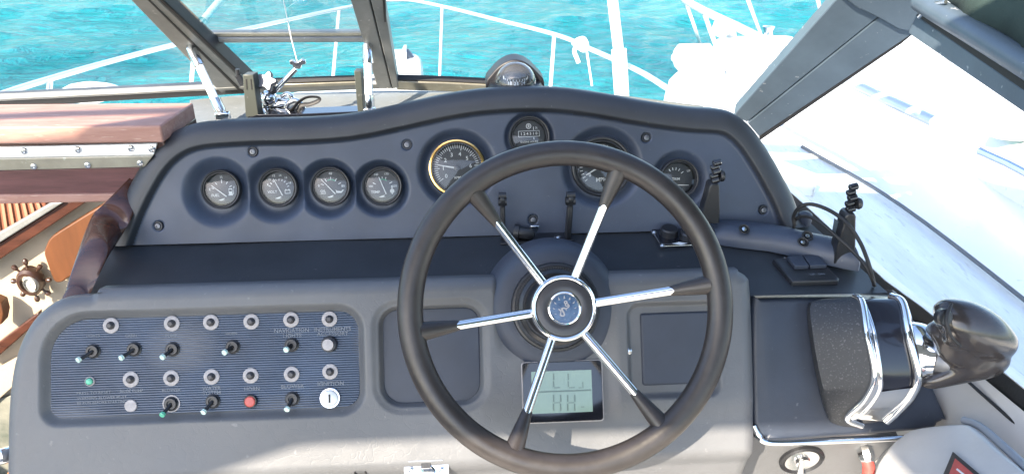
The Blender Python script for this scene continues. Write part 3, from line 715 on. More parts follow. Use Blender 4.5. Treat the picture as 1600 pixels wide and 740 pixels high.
# ------------------------------------------------------------------ steering wheel
wax = (hubc - basec).normalized()
wh = empty('steering_wheel', mat=axis_frame(rimc, wax)); tag(wh, 'black six spoke steering wheel with chrome spokes and blue crest hub', 'steering wheel')
RM = 242.5 / FPX * .925 * 1.005; rt = 19.3 / FPX * .925
vs = []; fs = []; n1, n2 = 160, 28
for i in range(n1):
    a = 2 * math.pi * i / n1
    for k in range(n2):
        b = 2 * math.pi * k / n2; cb, sb = math.cos(b), math.sin(b)
        r_ = rt * (1 + .04 * math.cos(2 * b)); rr_ = RM + r_ * cb
        vs.append(Vector((rr_ * math.cos(a), rr_ * math.sin(a), r_ * .95 * sb)))
for i in range(n1):
    for k in range(n2): fs.append((i * n2 + k, ((i + 1) % n1) * n2 + k, ((i + 1) % n1) * n2 + (k + 1) % n2, i * n2 + (k + 1) % n2))
mesh('wheel_rim', vs, fs, M['rim'], wh, smooth=180, world=False)
hl_ = WM[wh].inverted() @ hubc
Mh = WM[wh] @ Matrix.Translation(hl_)
hr = 52.0 / FPX * .955
hub = mesh('hub', *lathe([(hr * .80, -.022), (hr * .97, -.016), (hr, -.008), (hr, .001), (hr * .97, .0045), (hr * .92, .0058), (hr * .87, .0050), (hr * .84, .0030)], 72), M['chrome'], wh, world=False, at=Mh, smooth=50)
mesh('hub_cap', *lathe([(hr * .845, .0025), (hr * .83, .0052), (hr * .7, .0062), (hr * .5, .0066), (hr * .48, .006)], 60), M['hubcap'], hub, world=False, smooth=50)
mesh('emblem_ring', *lathe([(hr * .50, .0058), (hr * .495, .0078), (hr * .46, .0084), (hr * .43, .0074), (hr * .42, .0060)], 48), M['chrome'], hub, world=False, smooth=50)
mesh('emblem_disc', *lathe([(hr * .425, .0062), (.0001, .0066)], 40), M['emblem'], hub, world=False)
cr_ = MB(); e_ = hr * .42; z = .0069
crest = [(-.5, .15, -.2, .35), (-.1, .3, .3, .6), (-.3, -.2, .1, .1), (.15, -.1, .45, .2), (-.6, -.55, -.3, -.4), (-.05, -.8, .05, -.35)]
for ang in range(0, 360, 30):
    a = R(ang); cr_.add([(e_ * (.72 * math.cos(a) - .06), e_ * (.72 * math.sin(a) - .05), z), (e_ * (.72 * math.cos(a) + .08), e_ * (.72 * math.sin(a) - .04), z), (e_ * (.86 * math.cos(a)), e_ * (.86 * math.sin(a) + .07), z)], [(0, 1, 2)])
for (s_, sz, x_, y_, rt_) in (('S', .95, -.12, -.30, -.3), ('8', .62, .14, .30, .4), ('y', .6, -.3, -.1, .3), ('~', .8, .2, .05, .9)):
    cr_.add(*text_geo(s_, e_ * sz, e_ * x_, e_ * y_, z, rot=rt_))
cr_.build('crest', M['breaker'], hub, world=False, smooth=0)
for k in range(6):
    a = R(7.3 + 60 * k); d_ = Vector((math.cos(a), math.sin(a), 0)); p0 = hl_ + d_ * hr * .9 + Vector((0, 0, -.006)); p1 = d_ * (RM - rt * .6)
    t_ = .66
    pm = p0.lerp(p1, t_ + .1)
    sp_ = mesh('spoke', *tube([p0, pm], .0056, 20), M['chrome'], wh, world=False)
    q0 = p0.lerp(p1, t_); dd = (p1 - q0)
    pts = [q0 + dd * s_ for s_ in (0, .04, .2, .45, .7, .9, 1.0)]
    mesh('spoke_sleeve', *tube(pts, [.0058, .0062, .0072, .0088, .0102, .0112, .0120], 24, flat=(1.0, .85)), M['rim'], sp_, world=False)
# column: collar rings behind the hub
st = empty('steering_column', basec); tag(st, 'black ribbed steering column collar behind the wheel hub', 'steering column')
AX = axis_frame(basec, axis); L_ = (hubc - basec).length
col_ = mesh('column_collar', *lathe([(.0575, .020), (.0590, .030), (.0575, .036), (.0545, .037), (.0540, .034), (.050, .034), (.0495, .042), (.0475, .044), (.0445, .046), (.0440, .043), (.041, .043), (.0405, .056), (.038, .060), (.036, .075), (.034, L_ - .02)], 72, AX), M['black'], st, smooth=35)
tk = MB()
for i in range(40):
    a = R(55 + i * 3.6); Mt = AX @ Matrix.Rotation(a, 4, 'Z'); tk.add(*box((.0520, 0, .0345), .0055, .0014, .0016, Mt))
tk.build('notches', M['btn'], st)
dp = display = None
# ------------------------------------------------------------------ display
DS = empty('digital_display', LOW.at(880, 612, .02)); tag(DS, 'black framed digital display with a green grey screen below the wheel hub', 'display')
def quadh(x0, y0, x1, y1, h, rad=.003):
    a = LOW.uw(x0, y1, h); b = LOW.uw(x1, y0, h); return [LOW.pt(u, w_, h) for u, w_ in rrect(a[0], a[1], b[0], b[1], rad)]
mesh('display_surround', *prism(quadh(817, 561, 941, 662, .0235, .0045), LOW.n * -.006), M['breaker'], DS, bevel=.0006)
mesh('display_body', *prism(quadh(818.5, 562.5, 939.5, 660.5, .0250, .004), LOW.n * -.006), M['gloss'], DS, bevel=.0005)
mesh('screen', *prism(quadh(832, 577, 924, 646, .0254, .0004), LOW.n * -.002), M['lcd'], DS, smooth=0)
sg = MB()
def seg(x0, y0, x1, y1): sg.add(*prism(quadh(min(x0, x1), min(y0, y1), max(x0, x1), max(y0, y1), .0256, .0001), LOW.n * -.0001))
seg(832, 610, 924, 611)
for x_ in (864, 887): seg(x_, 583, x_ + 2, 593); seg(x_, 595, x_ + 2, 604); seg(x_ + 2, 604, x_ + 11, 606)
seg(910, 596, 911.5, 606); seg(904, 604.5, 909, 606)
for x_ in (864, 886): seg(x_, 616, x_ + 2, 627); seg(x_, 630, x_ + 2, 641); seg(x_ + 11, 616, x_ + 13, 627); seg(x_ + 11, 630, x_ + 13, 641); seg(x_ + 2, 627.6, x_ + 11, 629.4)
seg(908, 634, 913, 636)
sg.build('segments', M['lcdseg'], DS, smooth=0)

# ------------------------------------------------------------------ throttle
TH = empty('throttle_control', LOW.at(1350, 570)); tag(TH, 'chrome trimmed black throttle box with grip lever on the side console', 'throttle')
def lp(px, py, h): return LOW.at(px, py, h)
n_ = 9
def curve(pts, n=7): return smooth_path([lp(*p) for p in pts], n)
base_l = curve([(1278, 470, .002), (1262, 478, .002), (1264, 520, .002), (1276, 590, .002), (1292, 648, .002), (1308, 663, .002), (1340, 668, .002)])
mid_l = curve([(1300, 465, .016), (1268, 474, .018), (1270, 520, .024), (1282, 588, .026), (1298, 640, .022), (1312, 658, .014), (1342, 667, .008)])
rim_l = curve([(1336, 463, .020), (1347, 473, .040), (1355, 520, .064), (1366, 585, .066), (1352, 622, .050), (1324, 652, .026), (1346, 664, .012)])
mid_r0 = curve([(1392, 463, .020), (1410, 473, .040), (1420, 520, .064), (1434, 585, .066), (1425, 616, .050), (1404, 640, .026), (1384, 658, .012)])
back_r = curve([(1396, 463, .002), (1418, 476, .002), (1430, 520, .004), (1444, 588, .004), (1434, 618, .003), (1412, 646, .002), (1388, 660, .002)])
bc = [base_l[0] + Vector((0, .01, -.03))] * 1
mesh('boot_side', *loft([base_l, mid_l, rim_l], False, False), M['rub2'] if 'rub2' in M else pbr('textured_boot', (.022, .025, .030), .5, bump=[('noise', 600, .35)], scr=(420, .30, (.20, .20, .21), .60)), TH, smooth=60)
sunk = [p - LOW.n * .0035 for p in rim_l], [p - LOW.n * .0035 for p in mid_r0]
mesh('drum_cover', *loft([sunk[0], [a.lerp(b, .5) + LOW.n * .001 for a, b in zip(*sunk)], sunk[1]], False, False), M['gloss2'] if 'gloss2' in M else pbr('satin_black_cover', (.014, .015, .022), .22, coat=.3), TH, smooth=60)
mesh('drum_side', *loft([mid_r0, back_r], False, False), M['chrome'], TH, smooth=60)
il = [p + (q - p).normalized() * .005 for p, q in zip(rim_l, mid_r0)]
mesh('chrome_rim', *tube(rim_l, .0048, 12, flat=(1, 1.0)), M['chrome'], TH)
rl2 = smooth_path([lp(1352, 476, .036), lp(1366, 520, .064), lp(1376, 584, .067), lp(1374, 612, .055), lp(1352, 642, .030), lp(1332, 654, .02)], 6)
mesh('chrome_rim', *tube(rl2, .0026, 10), M['chrome'], TH)
mesh('chrome_rim', *tube(mid_r0, .0056, 12), M['chrome'], TH)
rl3 = [rl2[min(int(round(i * (len(rl2) - 1) / (len(rim_l) - 1))), len(rl2) - 1)] for i in range(len(rim_l))]
mesh('chrome_band', *loft([rim_l, rl3], False, False), M['chrome'], TH, smooth=60)
kL = int(len(rim_l) * .60)
mesh('chrome_foot', *loft([[p + LOW.n * .0005 for p in rl3[kL:]], [p.lerp(q, .5) - LOW.n * .0015 for p, q in zip(rl3[kL:], mid_r0[kL:])], mid_r0[kL:]], False, False), M['chrome'], TH, smooth=60)
mesh('caution_label', *prism([lp(1333, 642, .034), lp(1340, 640, .036), lp(1350, 626, .049), lp(1344, 626, .046)], LOW.n * .0008), pbr('yellow_label', (.6, .45, .04), .4), TH, smooth=0)
# lever: chrome pivot, neck, arm and grip
LV = empty('throttle_lever', lp(1450, 560, .06)); tag(LV, 'dark brown bulbous lever grip on a chrome neck at the right of the throttle', 'lever')
def ell(c, ax, ay, n=24):
    return [c + ax * math.cos(2 * math.pi * k / n) + ay * math.sin(2 * math.pi * k / n) for k in range(n)]
def lpath(pts, nrm, name, mat, par, sm=6, n=24):
    """pts: (px, py, h, half-width px, depth m)"""
    C = smooth_path([lp(p[0], p[1], p[2]) for p in pts], sm); Wd_ = smooth_path([Vector((p[3], p[4], 0)) for p in pts], sm)
    rings = []
    for i, c in enumerate(C):
        t = (C[min(i + 1, len(C) - 1)] - C[max(i - 1, 0)]).normalized(); s = t.cross(nrm).normalized(); nn = s.cross(t).normalized()
        rings.append(ell(c, s * max(.0005, Wd_[i].x / FPX * 1.08), nn * max(.0005, Wd_[i].y), n))
    return mesh(name, *loft(rings), mat, par, smooth=55)
VN = -ray(1480, 550).normalized()
grip = pbr('grip_plastic', (.036, .031, .030), .2, coat=.2, var=(14, .25), rvar=(20, .05))
lpath([(1410, 552, .030, 40, .018), (1420, 552, .034, 47, .024), (1434, 553, .040, 48, .026), (1448, 556, .048, 42, .024), (1458, 558, .054, 33, .021), (1466, 560, .058, 30, .020)], VN, 'chrome_neck', M['chrome'], LV, n=32)
lpath([(1462, 558, .060, 24, .012), (1482, 563, .066, 26, .016), (1496, 566, .068, 18, .010)], VN, 'pivot_boss', M['dull'], LV)
# lower arm sweeping up into the grip
g1 = lpath([(1436, 600, .050, 4, .006), (1452, 596, .056, 12, .013), (1480, 586, .064, 17, .017), (1512, 572, .074, 24, .022), (1542, 560, .082, 28, .025), (1564, 550, .088, 22, .020), (1574, 546, .090, 8, .01)], VN, 'grip_head', grip, LV)
g2 = lpath([(1450, 517, .066, 6, .006), (1458, 515, .074, 14, .012), (1474, 520, .084, 22, .020), (1496, 540, .086, 30, .024), (1518, 556, .082, 26, .020)], VN, 'lever_arm', grip, LV)
g3 = lpath([(1464, 500, .100, 14, .012), (1469, 499, .101, 27, .020), (1482, 500, .103, 33, .026), (1508, 509, .104, 37, .030), (1538, 523, .102, 35, .029), (1562, 535, .100, 26, .023), (1575, 543, .098, 18, .016), (1581, 546, .097, 5, .006)], VN, 'grip_head', grip, LV, n=32)
bmj = bmesh.new()
for g_ in (g1, g2, g3): bmj.from_mesh(g_.data)
bmj.to_mesh(g3.data); bmj.free()
for g_ in (g1, g2): bpy.data.objects.remove(g_)
rm_ = g3.modifiers.new('remesh', 'REMESH'); rm_.mode = 'VOXEL'; rm_.voxel_size = .0022; rm_.use_smooth_shade = True
sm_ = g3.modifiers.new('smooth', 'SMOOTH'); sm_.iterations = 34; sm_.factor = .6
lpath([(1487, 474, .132, 2.0, .002), (1481, 488, .136, 2.6, .002), (1479, 505, .138, 2.6, .002), (1486, 525, .136, 2.4, .002), (1500, 540, .128, 2.0, .002)], VN, 'grip_seam', M['rubber'], LV, n=8)
gb = Matrix.Translation(lp(1474, 495, .128)) @ VN.to_track_quat('Z', 'Y').to_matrix().to_4x4() @ Matrix.Rotation(R(38), 4, 'Y')
mesh('trim_button', *lathe([(.0105, -.004), (.0105, .003), (.009, .0045), (.0001, .005)], 28, gb), M['black'], LV, smooth=35)

# ------------------------------------------------------------------ rocker switch plate and gadgets on the shelf
def sxy(px, py, h=.0): return SHELF.at(px, py, h)
rk = empty('rocker_switch', sxy(1260, 420)); tag(rk, 'black twin rocker switch plate on the shelf right of the wheel', 'switch')
mesh('switch_plate', *inset_prism([sxy(*p, .007) for p in ((1208, 404), (1222, 401), (1277, 400), (1312, 434), (1310, 437), (1238, 439))], SHELF.n, .008, .004, 3), M['black'], rk, smooth=35)
mesh('rocker', *prism([sxy(*p, .007) for p in ((1229, 405), (1252, 404), (1263, 420), (1241, 421))], SHELF.n * .006), M['pocket'], rk, bevel=.001)
mesh('rocker', *prism([sxy(*p, .007) for p in ((1254.5, 404), (1278, 403), (1291, 419), (1265.5, 420))], SHELF.n * .006), M['pocket'], rk, bevel=.001)
dot = MB()
for i in range(8): dot.add(*lathe([(.0012, 0), (.0008, .0012), (.0001, .0014)], 8, Matrix.Translation(sxy(1226 + i * 6.5, 402.6 - i * .2, .007))))
l_ = SHELF.frame(1277, 428, .0072); tx = text_geo('UP   DN', .006); dot.add([l_ @ v_ for v_ in tx[0]], tx[1])
dot.build('plate_marks', M['faded_print'], rk, smooth=0)
# right-hand dial plate
dpn = empty('dial_plate', sxy(1055, 372)); tag(dpn, 'small black plate with two round knobs on the shelf behind the wheel rim', 'control plate')
mesh('plate', *prism([sxy(*p, .0) for p in ((1018, 361), (1080, 358), (1095, 382), (1034, 385))], SHELF.n * .004), M['gloss'], dpn, bevel=.001)
ed = MB(); ed.add(*tube([sxy(1019, 361, .0045), sxy(1034, 384.5, .0045), sxy(1094, 382, .0045)], .0011, 6)); ed.build('edge_trim', M['steel'], dpn)
for p in ((1045, 366), (1076, 372)): mesh('plate_knob', *lathe([(.014, 0), (.0135, .010), (.0115, .012), (.0001, .012)], 28, SHELF.frame(*p, .004)), M['black'], dpn, smooth=35)
for p in ((1022, 362.5), (1035, 383)): screw(SHELF.frame(*p, .0045), dpn, .0028)
dt = MB(); l_ = SHELF.frame(1062, 380, .0045)
for s_, x_ in (('◆◆', 0),): dt.add(*[(lambda g: ([l_ @ q for q in g[0]], g[1]))(([Vector((-.012, 0, 0)), Vector((0, -.004, 0)), Vector((.012, 0, 0)), Vector((0, .004, 0))], [(0, 1, 2, 3)]))][0])
dt.build('emblem_mark', M['white_print'], dpn, smooth=0)
# clamp bracket behind the wheel: base plate and two slotted arms
def arm(px0, py0, px1, py1, w, thick, hb=0.0, mat='black', par=None, slots=0, head=None):
    """upright strap standing on the shelf at (px0,py0); top at pixel (px1,py1) straight above"""
    a = sxy(px0, py0, hb); d1 = ray(px1, py1); b = d1 * (a.y / d1.y)
    up = (b - a); H_ = up.length; up.normalize()
    out = Vector((1, 0, 0)); dep = Vector((0, 1, 0))
    pts = []
    prof = [(0, 1), (.55, .9), (.72, .62), (.80, .55), (.86, .8), (.94, .8), (1.0, .45)] if head else [(0, 1), (.7, 1), (.93, .9), (1.0, .6)]
    for t, k in prof: pts.append(a + up * H_ * t + dep * w * k * .5)
    for t, k in reversed(prof): pts.append(a + up * H_ * t - dep * w * k * .5)
    ms = mesh('bracket_arm', *prism([p - out * thick / 2 for p in pts], out * thick), M[mat], par, bevel=thick * .2)
    if head:
        ey = MB(); c = a + up * H_ * .86
        ey.add(*lathe([(.0065, -thick * .9), (.0065, thick * .9), (.003, thick * .9), (.003, -thick * .9)], 18, Matrix.Translation(c) @ Matrix.Rotation(R(90), 4, 'Y')))
        c2 = a + up * H_ * .99; ey.add(*lathe([(.005, -thick * .8), (.005, thick * .8)], 14, Matrix.Translation(c2) @ Matrix.Rotation(R(90), 4, 'Y'), True, True))
        ey.build('arm_head', M['black'], ms)
    return ms
cb = empty('clamp_bracket', sxy(840, 372)); tag(cb, 'black two armed equipment bracket screwed down behind the steering wheel', 'bracket')
mesh('bracket_base', *prism([sxy(*p, 0) for p in ((788, 357), (886, 354), (897, 377), (782, 383))], SHELF.n * .003), M['black'], cb, bevel=.0008)
arm(786, 372, 785, 305, .018, .007, .002, par=cb, head=1); arm(887, 370, 892, 304, .018, .008, .002, par=cb, head=1)
for p in ((869, 359), (872, 371), (822, 384.5)): screw(SHELF.frame(*p, .0035), cb, .0042)
kn = MB(); k0 = sxy(803, 362, .014); k1 = sxy(834, 366, .012)
kn.add(*tube([k0, k0.lerp(k1, .25), k0.lerp(k1, .27), k0.lerp(k1, .8), k1], [.0125, .0125, .0095, .0095, .006], 16)); kn.build('clamp_knob', M['black'], cb, smooth=30)
kb = MB(); kb.add(*prism([aty(829, 353, 1.06), aty(843, 353, 1.06), aty(841, 360, 1.06), aty(838, 363, 1.06), aty(839, 369, 1.06), aty(835, 370, 1.06), aty(834, 363, 1.06), aty(830, 359, 1.06)], (0, .004, 0))); kb.build('wing_screw', M['steel'], cb, bevel=.0008)
# right black bracket base with two arms
bb = empty('chartplotter_mount', sxy(1220, 380)); tag(bb, 'long curved black electronics mount with two upright arms at the right end of the shelf', 'mount')
def cs(px, py, w, hgt, hb=0):   # cross-section ring of the bar: half-round
    c = sxy(px, py, hb); ring = []
    for k in range(14):
        a = math.pi * k / 13; ring.append(c + Vector((0, 1, 0)) * w * math.cos(a) + Vector((0, 0, 1)) * hgt * max(0.0, math.sin(a)) ** .7)
    return ring
sec = [(1112, 371, .020, .018), (1122, 371, .027, .026), (1150, 374, .029, .028), (1190, 378, .030, .029), (1230, 386, .031, .030), (1270, 396, .031, .030), (1305, 404, .031, .031), (1326, 408, .030, .030), (1331, 409, .024, .024)]
mesh('mount_bar', *loft([cs(*s_) for s_ in sec]), M['pod'], bb, smooth=50)
for (px, py, h_) in ((1163, 357.5, .0265), (1255, 378, .028), (1262, 368, .029)):
    A = Matrix.Translation(sxy(px, py + 14 if py != 368 else py + 20, .0)) ; A.translation = sxy(px, py, h_ + .0035)
    mesh('recess_ring', *lathe([(.0085, 0), (.0078, .0012), (.006, 0), (.0055, -.003), (.0001, -.003)], 24, A @ Matrix.Rotation(R(28), 4, 'X')), M['rubber'], bb, smooth=35)
    mesh('screw', *lathe([(.0040, -.003), (.0035, .0), (.0001, .0005)], 14, A @ Matrix.Rotation(R(28), 4, 'X')), M['steel'], bb, smooth=35)
def bigarm(base, top_, par, wl, wr):
    """tapered arm: base/top pixel columns at one distance; base=(px,py,y)"""
    (bx, by, y0) = base; (tx_, ty_) = top_
    b = aty(bx, by, y0); t = aty(tx_, ty_, y0); up = (t - b); H_ = up.length; up.normalize(); s = Vector((1, 0, 0))
    prof = [(0, wl), (.25, wl * .86), (.5, wl * .60), (.62, wl * .50), (.66, wr)]
    L = [b + up * H_ * q - s * w for q, w in prof]; Rr = [b + up * H_ * q + s * w * .72 for q, w in prof]
    mesh('mount_arm', *prism(L + Rr[::-1], (0, .022, 0)), M['black'], par, bevel=.002)
    hd = MB()
    for q, r_ in ((.69, .0052), (.76, .0046), (.83, .0056), (.90, .0044), (.965, .0050)):
        hd.add(*lathe([(r_ * .8, -.006), (r_, -.005), (r_, .005), (r_ * .8, .006)], 14, Matrix.Translation(b + up * H_ * q + Vector((.0015 * math.sin(q * 40), .008, 0))) @ Matrix.Rotation(R(75), 4, 'Y'), True, True))
    hd.build('ratchet_head', M['gloss'], par, smooth=30)
    v_, f_ = lathe([(.0075, -.003), (.0085, 0), (.0075, .003)], 16, Matrix.Translation(b + up * H_ * .77 + Vector((.009, .004, 0))) @ Matrix.Rotation(R(90), 4, 'Y') , True, True)
    mesh('arm_knob', v_, f_, M['black'], par, smooth=30)
bigarm((1112, 350, 1.045), (1122, 254), bb, .017, .0055)
bigarm((1322, 412, .965), (1337, 291), bb, .018, .0050)
# cable looping behind the mount
cbp = smooth_path([aty(1242, 352, 1.03), aty(1240, 338, 1.03), aty(1250, 323, 1.02), aty(1268, 319, 1.01), aty(1295, 328, .99), aty(1322, 347, .96), aty(1342, 375, .94), aty(1354, 402, .92), aty(1362, 428, .91), aty(1366, 445, .92)], 8)
cbq = smooth_path([aty(1240, 356, 1.035), aty(1244, 342, 1.03), aty(1262, 338, 1.01), aty(1285, 350, .985), aty(1310, 372, .96), aty(1335, 395, .94), aty(1352, 415, .92), aty(1362, 434, .91), aty(1366, 446, .92)], 8)
cable = tag(mesh('cable', *tube(cbp, .0028, 8), M['rubber']), 'thin black cable in a high loop over the right end of the dash', 'cable', 'black cables looping over the dash')
cable2 = tag(mesh('cable', *tube(cbq, .0026, 8), M['rubber']), 'lower black cable sagging just under the high loop beside the right mount arm', 'cable', 'black cables looping over the dash')
tg_ = MB(); tg_.add(*prism([aty(1304, 341, .98), aty(1316, 349, .98), aty(1312, 371, .98), aty(1300, 364, .98)], (0, .001, 0))); tag(tg_.build('cable_tag', M['pillar'], smooth=0), 'small grey tag wrapped round the looping cable', 'tag')
pk_ = MB(); pk_.add(*lathe([(.010, 0), (.011, .010), (.010, .018), (.006, .021), (.0001, .022)], 20, Matrix.Translation(sxy(1256, 350, .0)))); tag(pk_.build('rubber_bung', M['pocket'], smooth=40), 'dark rounded plug at the foot of the pod by the cable loop', 'plug')

# ------------------------------------------------------------------ compass on the pod crest
CP = empty('compass', aty(806, 132, 1.21)); tag(CP, 'dome compass in a black hood on the crest of the pod', 'compass')
yc = 1.215; cc = aty(806, 134, yc); sc_ = (aty(816, 134, yc) - cc).length / 10
hood = [(-46, 8), (-46, -2), (-42, 6), (-34, 16), (-22, 28), (-10, 34), (2, 36.5), (14, 34), (24, 28), (34, 18), (43, 7), (46, 2), (46, 8)]
hood = [(-46, -12), (-45.5, 4), (-38, 14), (-28, 25), (-16, 33), (-2, 37), (12, 34.5), (24, 27), (36, 15), (45, 4), (46, -12)]
hp = smooth_path([Vector((x_ * sc_, 0, y_ * sc_)) for x_, y_ in hood], 4)
mesh('hood', *prism([cc + Vector((p.x, .014, p.z)) for p in hp], (0, .04, 0)), pbr('hood_black', (.006, .006, .009), .5), CP, bevel=.002)
mesh('compass_base', *lathe([(.044, -.035), (.044, -.004), (.040, .003), (.034, .004)], 40, Matrix.Translation(cc + Vector((0, .012, 0)))), M['black'], CP, smooth=35)
dm = [(33 * sc_ * math.cos(R(a)), 34.5 * sc_ * math.sin(R(a))) for a in range(0, 91, 6)]; dm[-1] = (.0001, dm[-1][1])
dmat = glass_mat('compass_dome', .10, (.88, .93, 1.0), 1.8)  # milky diffuse share painted in to brighten the dome like a reflection
mesh('dome', *lathe(dm, 48, Matrix.Translation(cc + Vector((0, .006, .001)))), dmat, CP, smooth=80)
mesh('compass_card', *lathe([(.0185, .004), (.0195, .010), (.017, .016), (.010, .0185), (.0001, .019)], 40, Matrix.Translation(cc + Vector((0, .006, 0)))), M['dial'], CP, smooth=40)
cm = MB()
for i, s_ in enumerate(('18', '21', '24')):
    g = text_geo(s_, .0085); a = R(-90 + (i - 1) * 32)
    Mq = Matrix.Translation(cc + Vector((0.0198 * math.cos(a), .006 + .0198 * math.sin(a), .0068))) @ Matrix.Rotation(a + R(90), 4, 'Z') @ Matrix.Rotation(R(88), 4, 'X')
    cm.add([Mq @ q for q in g[0]], g[1])
for i in range(24):
    a = R(i * 15); cm.add(*box((.0192, 0, .0115), .0008, .0009, .003, Matrix.Translation(cc + Vector((0, .006, 0))) @ Matrix.Rotation(a, 4, 'Z')))
cm.build('card_markings', M['white_print'], CP, smooth=0)

# ------------------------------------------------------------------ dash top behind the pod
dt_ = MB(); dtp = [atz(306, 196, TOPZ), Vector((-.36, 1.14, TOPZ)), Vector((.44, 1.14, TOPZ)), atz(1010, 172, TOPZ), atz(760, 143, TOPZ), atz(620, 141, TOPZ), atz(380, 148, TOPZ), atz(296, 156, TOPZ)]
dash = dt_.add(*prism(dtp, (0, 0, -.03))).build('dash_top', pbr('dash_top_grey', (.17, .185, .19), .5, var=(9, .15), bump=[('noise', 200, .3)], scr=(60, .5, (.34, .34, .33), .66)), bevel=.002); tag(dash, kind='structure')

# ------------------------------------------------------------------ windscreen
WS = empty('windscreen', (0, 1.60, -.47)); tag(WS, 'grey framed raked windscreen with an opening vent pane left of the wheel', 'windscreen')
wS = Plane(1.59, -.465, R(135)); wS.up = Vector((0, -math.cos(R(45)), math.sin(R(45)))); wS.n = Vector((0, -math.sin(R(45)), -math.cos(R(45))))
def wq(pts, name, mat, thick=.022, off=0.0, bev=.002, par=WS, pl=wS):
    P_ = [pl.at(*p, off) for p in pts]; return mesh(name, *prism(P_, pl.n * -thick), mat, par, bevel=bev)
# left mullion, two tone
wq([(196, -8), (238, -8), (398, 143), (345, 146)], 'mullion', M['alu'], .03)
wq([(238, -8), (246, -8), (404, 141), (398, 143)], 'mullion_seal', M['rubber'], .03, .001)
wq([(222, -8), (224.5, -8), (382, 146), (377, 146)], 'mullion_groove', M['rubber'], .004, .0012, bev=0)
# centre mullion
wq([(545, -8), (575, -8), (612, 139), (590, 139)], 'mullion', M['alu'], .03)
wq([(577, -8), (598, -8), (623, 138), (613.5, 139)], 'mullion', M['alu'], .03, .002)
wq([(574, -8), (577, -8), (614, 139), (612, 139)], 'mullion_groove', M['rubber'], .02, -.004, bev=0)
wq([(597, -8), (602, -8), (604, 36), (600, 36)], 'gasket_end', M['rubber'], .01, .006)
# bottom frames
bf = [(-30, 163), (120, 156), (250, 150), (380, 145)]
wq([(-30, 160), (180, 149.5), (345, 141), (382, 139), (382, 147), (180, 158), (-30, 172)], 'bottom_frame', M['rubber'], .02)
wq([(-30, 156.5), (180, 146.5), (345, 138), (382, 136), (382, 139), (345, 141), (180, 149.5), (-30, 160)], 'frame_trim', M['alu'], .018, .001, bev=.001)
wq([(395, 131), (566, 125), (566, 128.5), (395, 134.5)], 'frame_trim', M['rubber'], .012, bev=.001)
wq([(392, 134.5), (566, 128.5), (566, 133), (392, 139)], 'frame_trim', M['anod'], .016, .002, bev=.001)
wq([(392, 139), (592, 132), (592, 139), (392, 147)], 'bottom_frame', M['alu'], .016, bev=.001)
wq([(620, 128), (700, 130.5), (770, 134), (900, 150), (1100, 175), (1100, 190), (900, 165), (770, 147), (700, 143), (620, 141)], 'bottom_frame', M['anod'], .016, bev=.001)
wq([(620, 124.5), (700, 127), (770, 130.5), (770, 134), (700, 130.5), (620, 128)], 'bottom_seal', M['rubber'], .012, -.003, bev=0)
# header just above the picture, joining the pillars
hd_ = [Vector((-1.5, 1.16, -.175)), Vector((-1.5, 1.13, -.145)), Vector((.60, 1.10, -.145)), Vector((.60, 1.13, -.175))]
hb = MB(); hb.add(*box((-.42, 1.315, -.180), 2.4, .035, .035)); hb.build('header', M['pillar'], WS, bevel=.004)
# glass panes
def pane(pts, mat, name='glass_pane', pl=wS, off=-.012): return mesh(name, [pl.at(*p, off) for p in pts], [tuple(range(len(pts)))], mat, WS, smooth=0)
pane([(-260, -25), (205, -25), (360, 143), (-260, 168)], M['screenglass'])
pane([(575, -25), (1330, -25), (1165, 205), (760, 150), (612, 139)], M['screenglass'])
pane([(225, -25), (575, -25), (566, 52), (300, 54)], M['screenglass'])
# vent frame bar and its two struts
VB = wS
va = [aty(300, 52, 1.50), aty(566, 50, 1.50)]; vb = [aty(303, 67, 1.50), aty(568, 66, 1.50)]
mesh('vent_bar', *prism([aty(298, 51, 1.50), aty(566, 49.5, 1.50), aty(568, 58, 1.50), aty(302, 59.5, 1.50)], (0, .018, .002)), M['anod'], WS, bevel=.003)
mesh('vent_bar', *prism([aty(302, 59.5, 1.496), aty(568, 58, 1.496), aty(569, 66.5, 1.496), aty(306, 67.5, 1.496)], (0, .018, .002)), M['alu'], WS, bevel=.002)
def strut(p0, p1, y0, y1, lab):
    a, b = aty(*p0, y0), aty(*p1, y1)
    s_ = mesh('vent_strut', *tube([a.lerp(b, .2), a.lerp(b, .82)], .0075, 16), M['paint'], WS, smooth=40)
    mesh('strut_end', *tube([a, a.lerp(b, .05), a.lerp(b, .30), a.lerp(b, .31)], [.006, .0095, .0095, .0078], 12), M['steel'], s_, smooth=30)
    mesh('strut_foot', *tube([a.lerp(b, .76), a.lerp(b, .77), a.lerp(b, .93), a.lerp(b, 1.0)], [.008, .0100, .0100, .006], 12), M['steel'], s_, smooth=30)
    v_, f_ = box((0, 0, 0), .026, .012, .014, Matrix.Translation(b)); mesh('foot_bracket', v_, f_, M['chrome'], s_, bevel=.002)
strut((296, 70), (348, 181), 1.47, 1.40, ''); strut((574, 66), (577, 174), 1.47, 1.425, '')
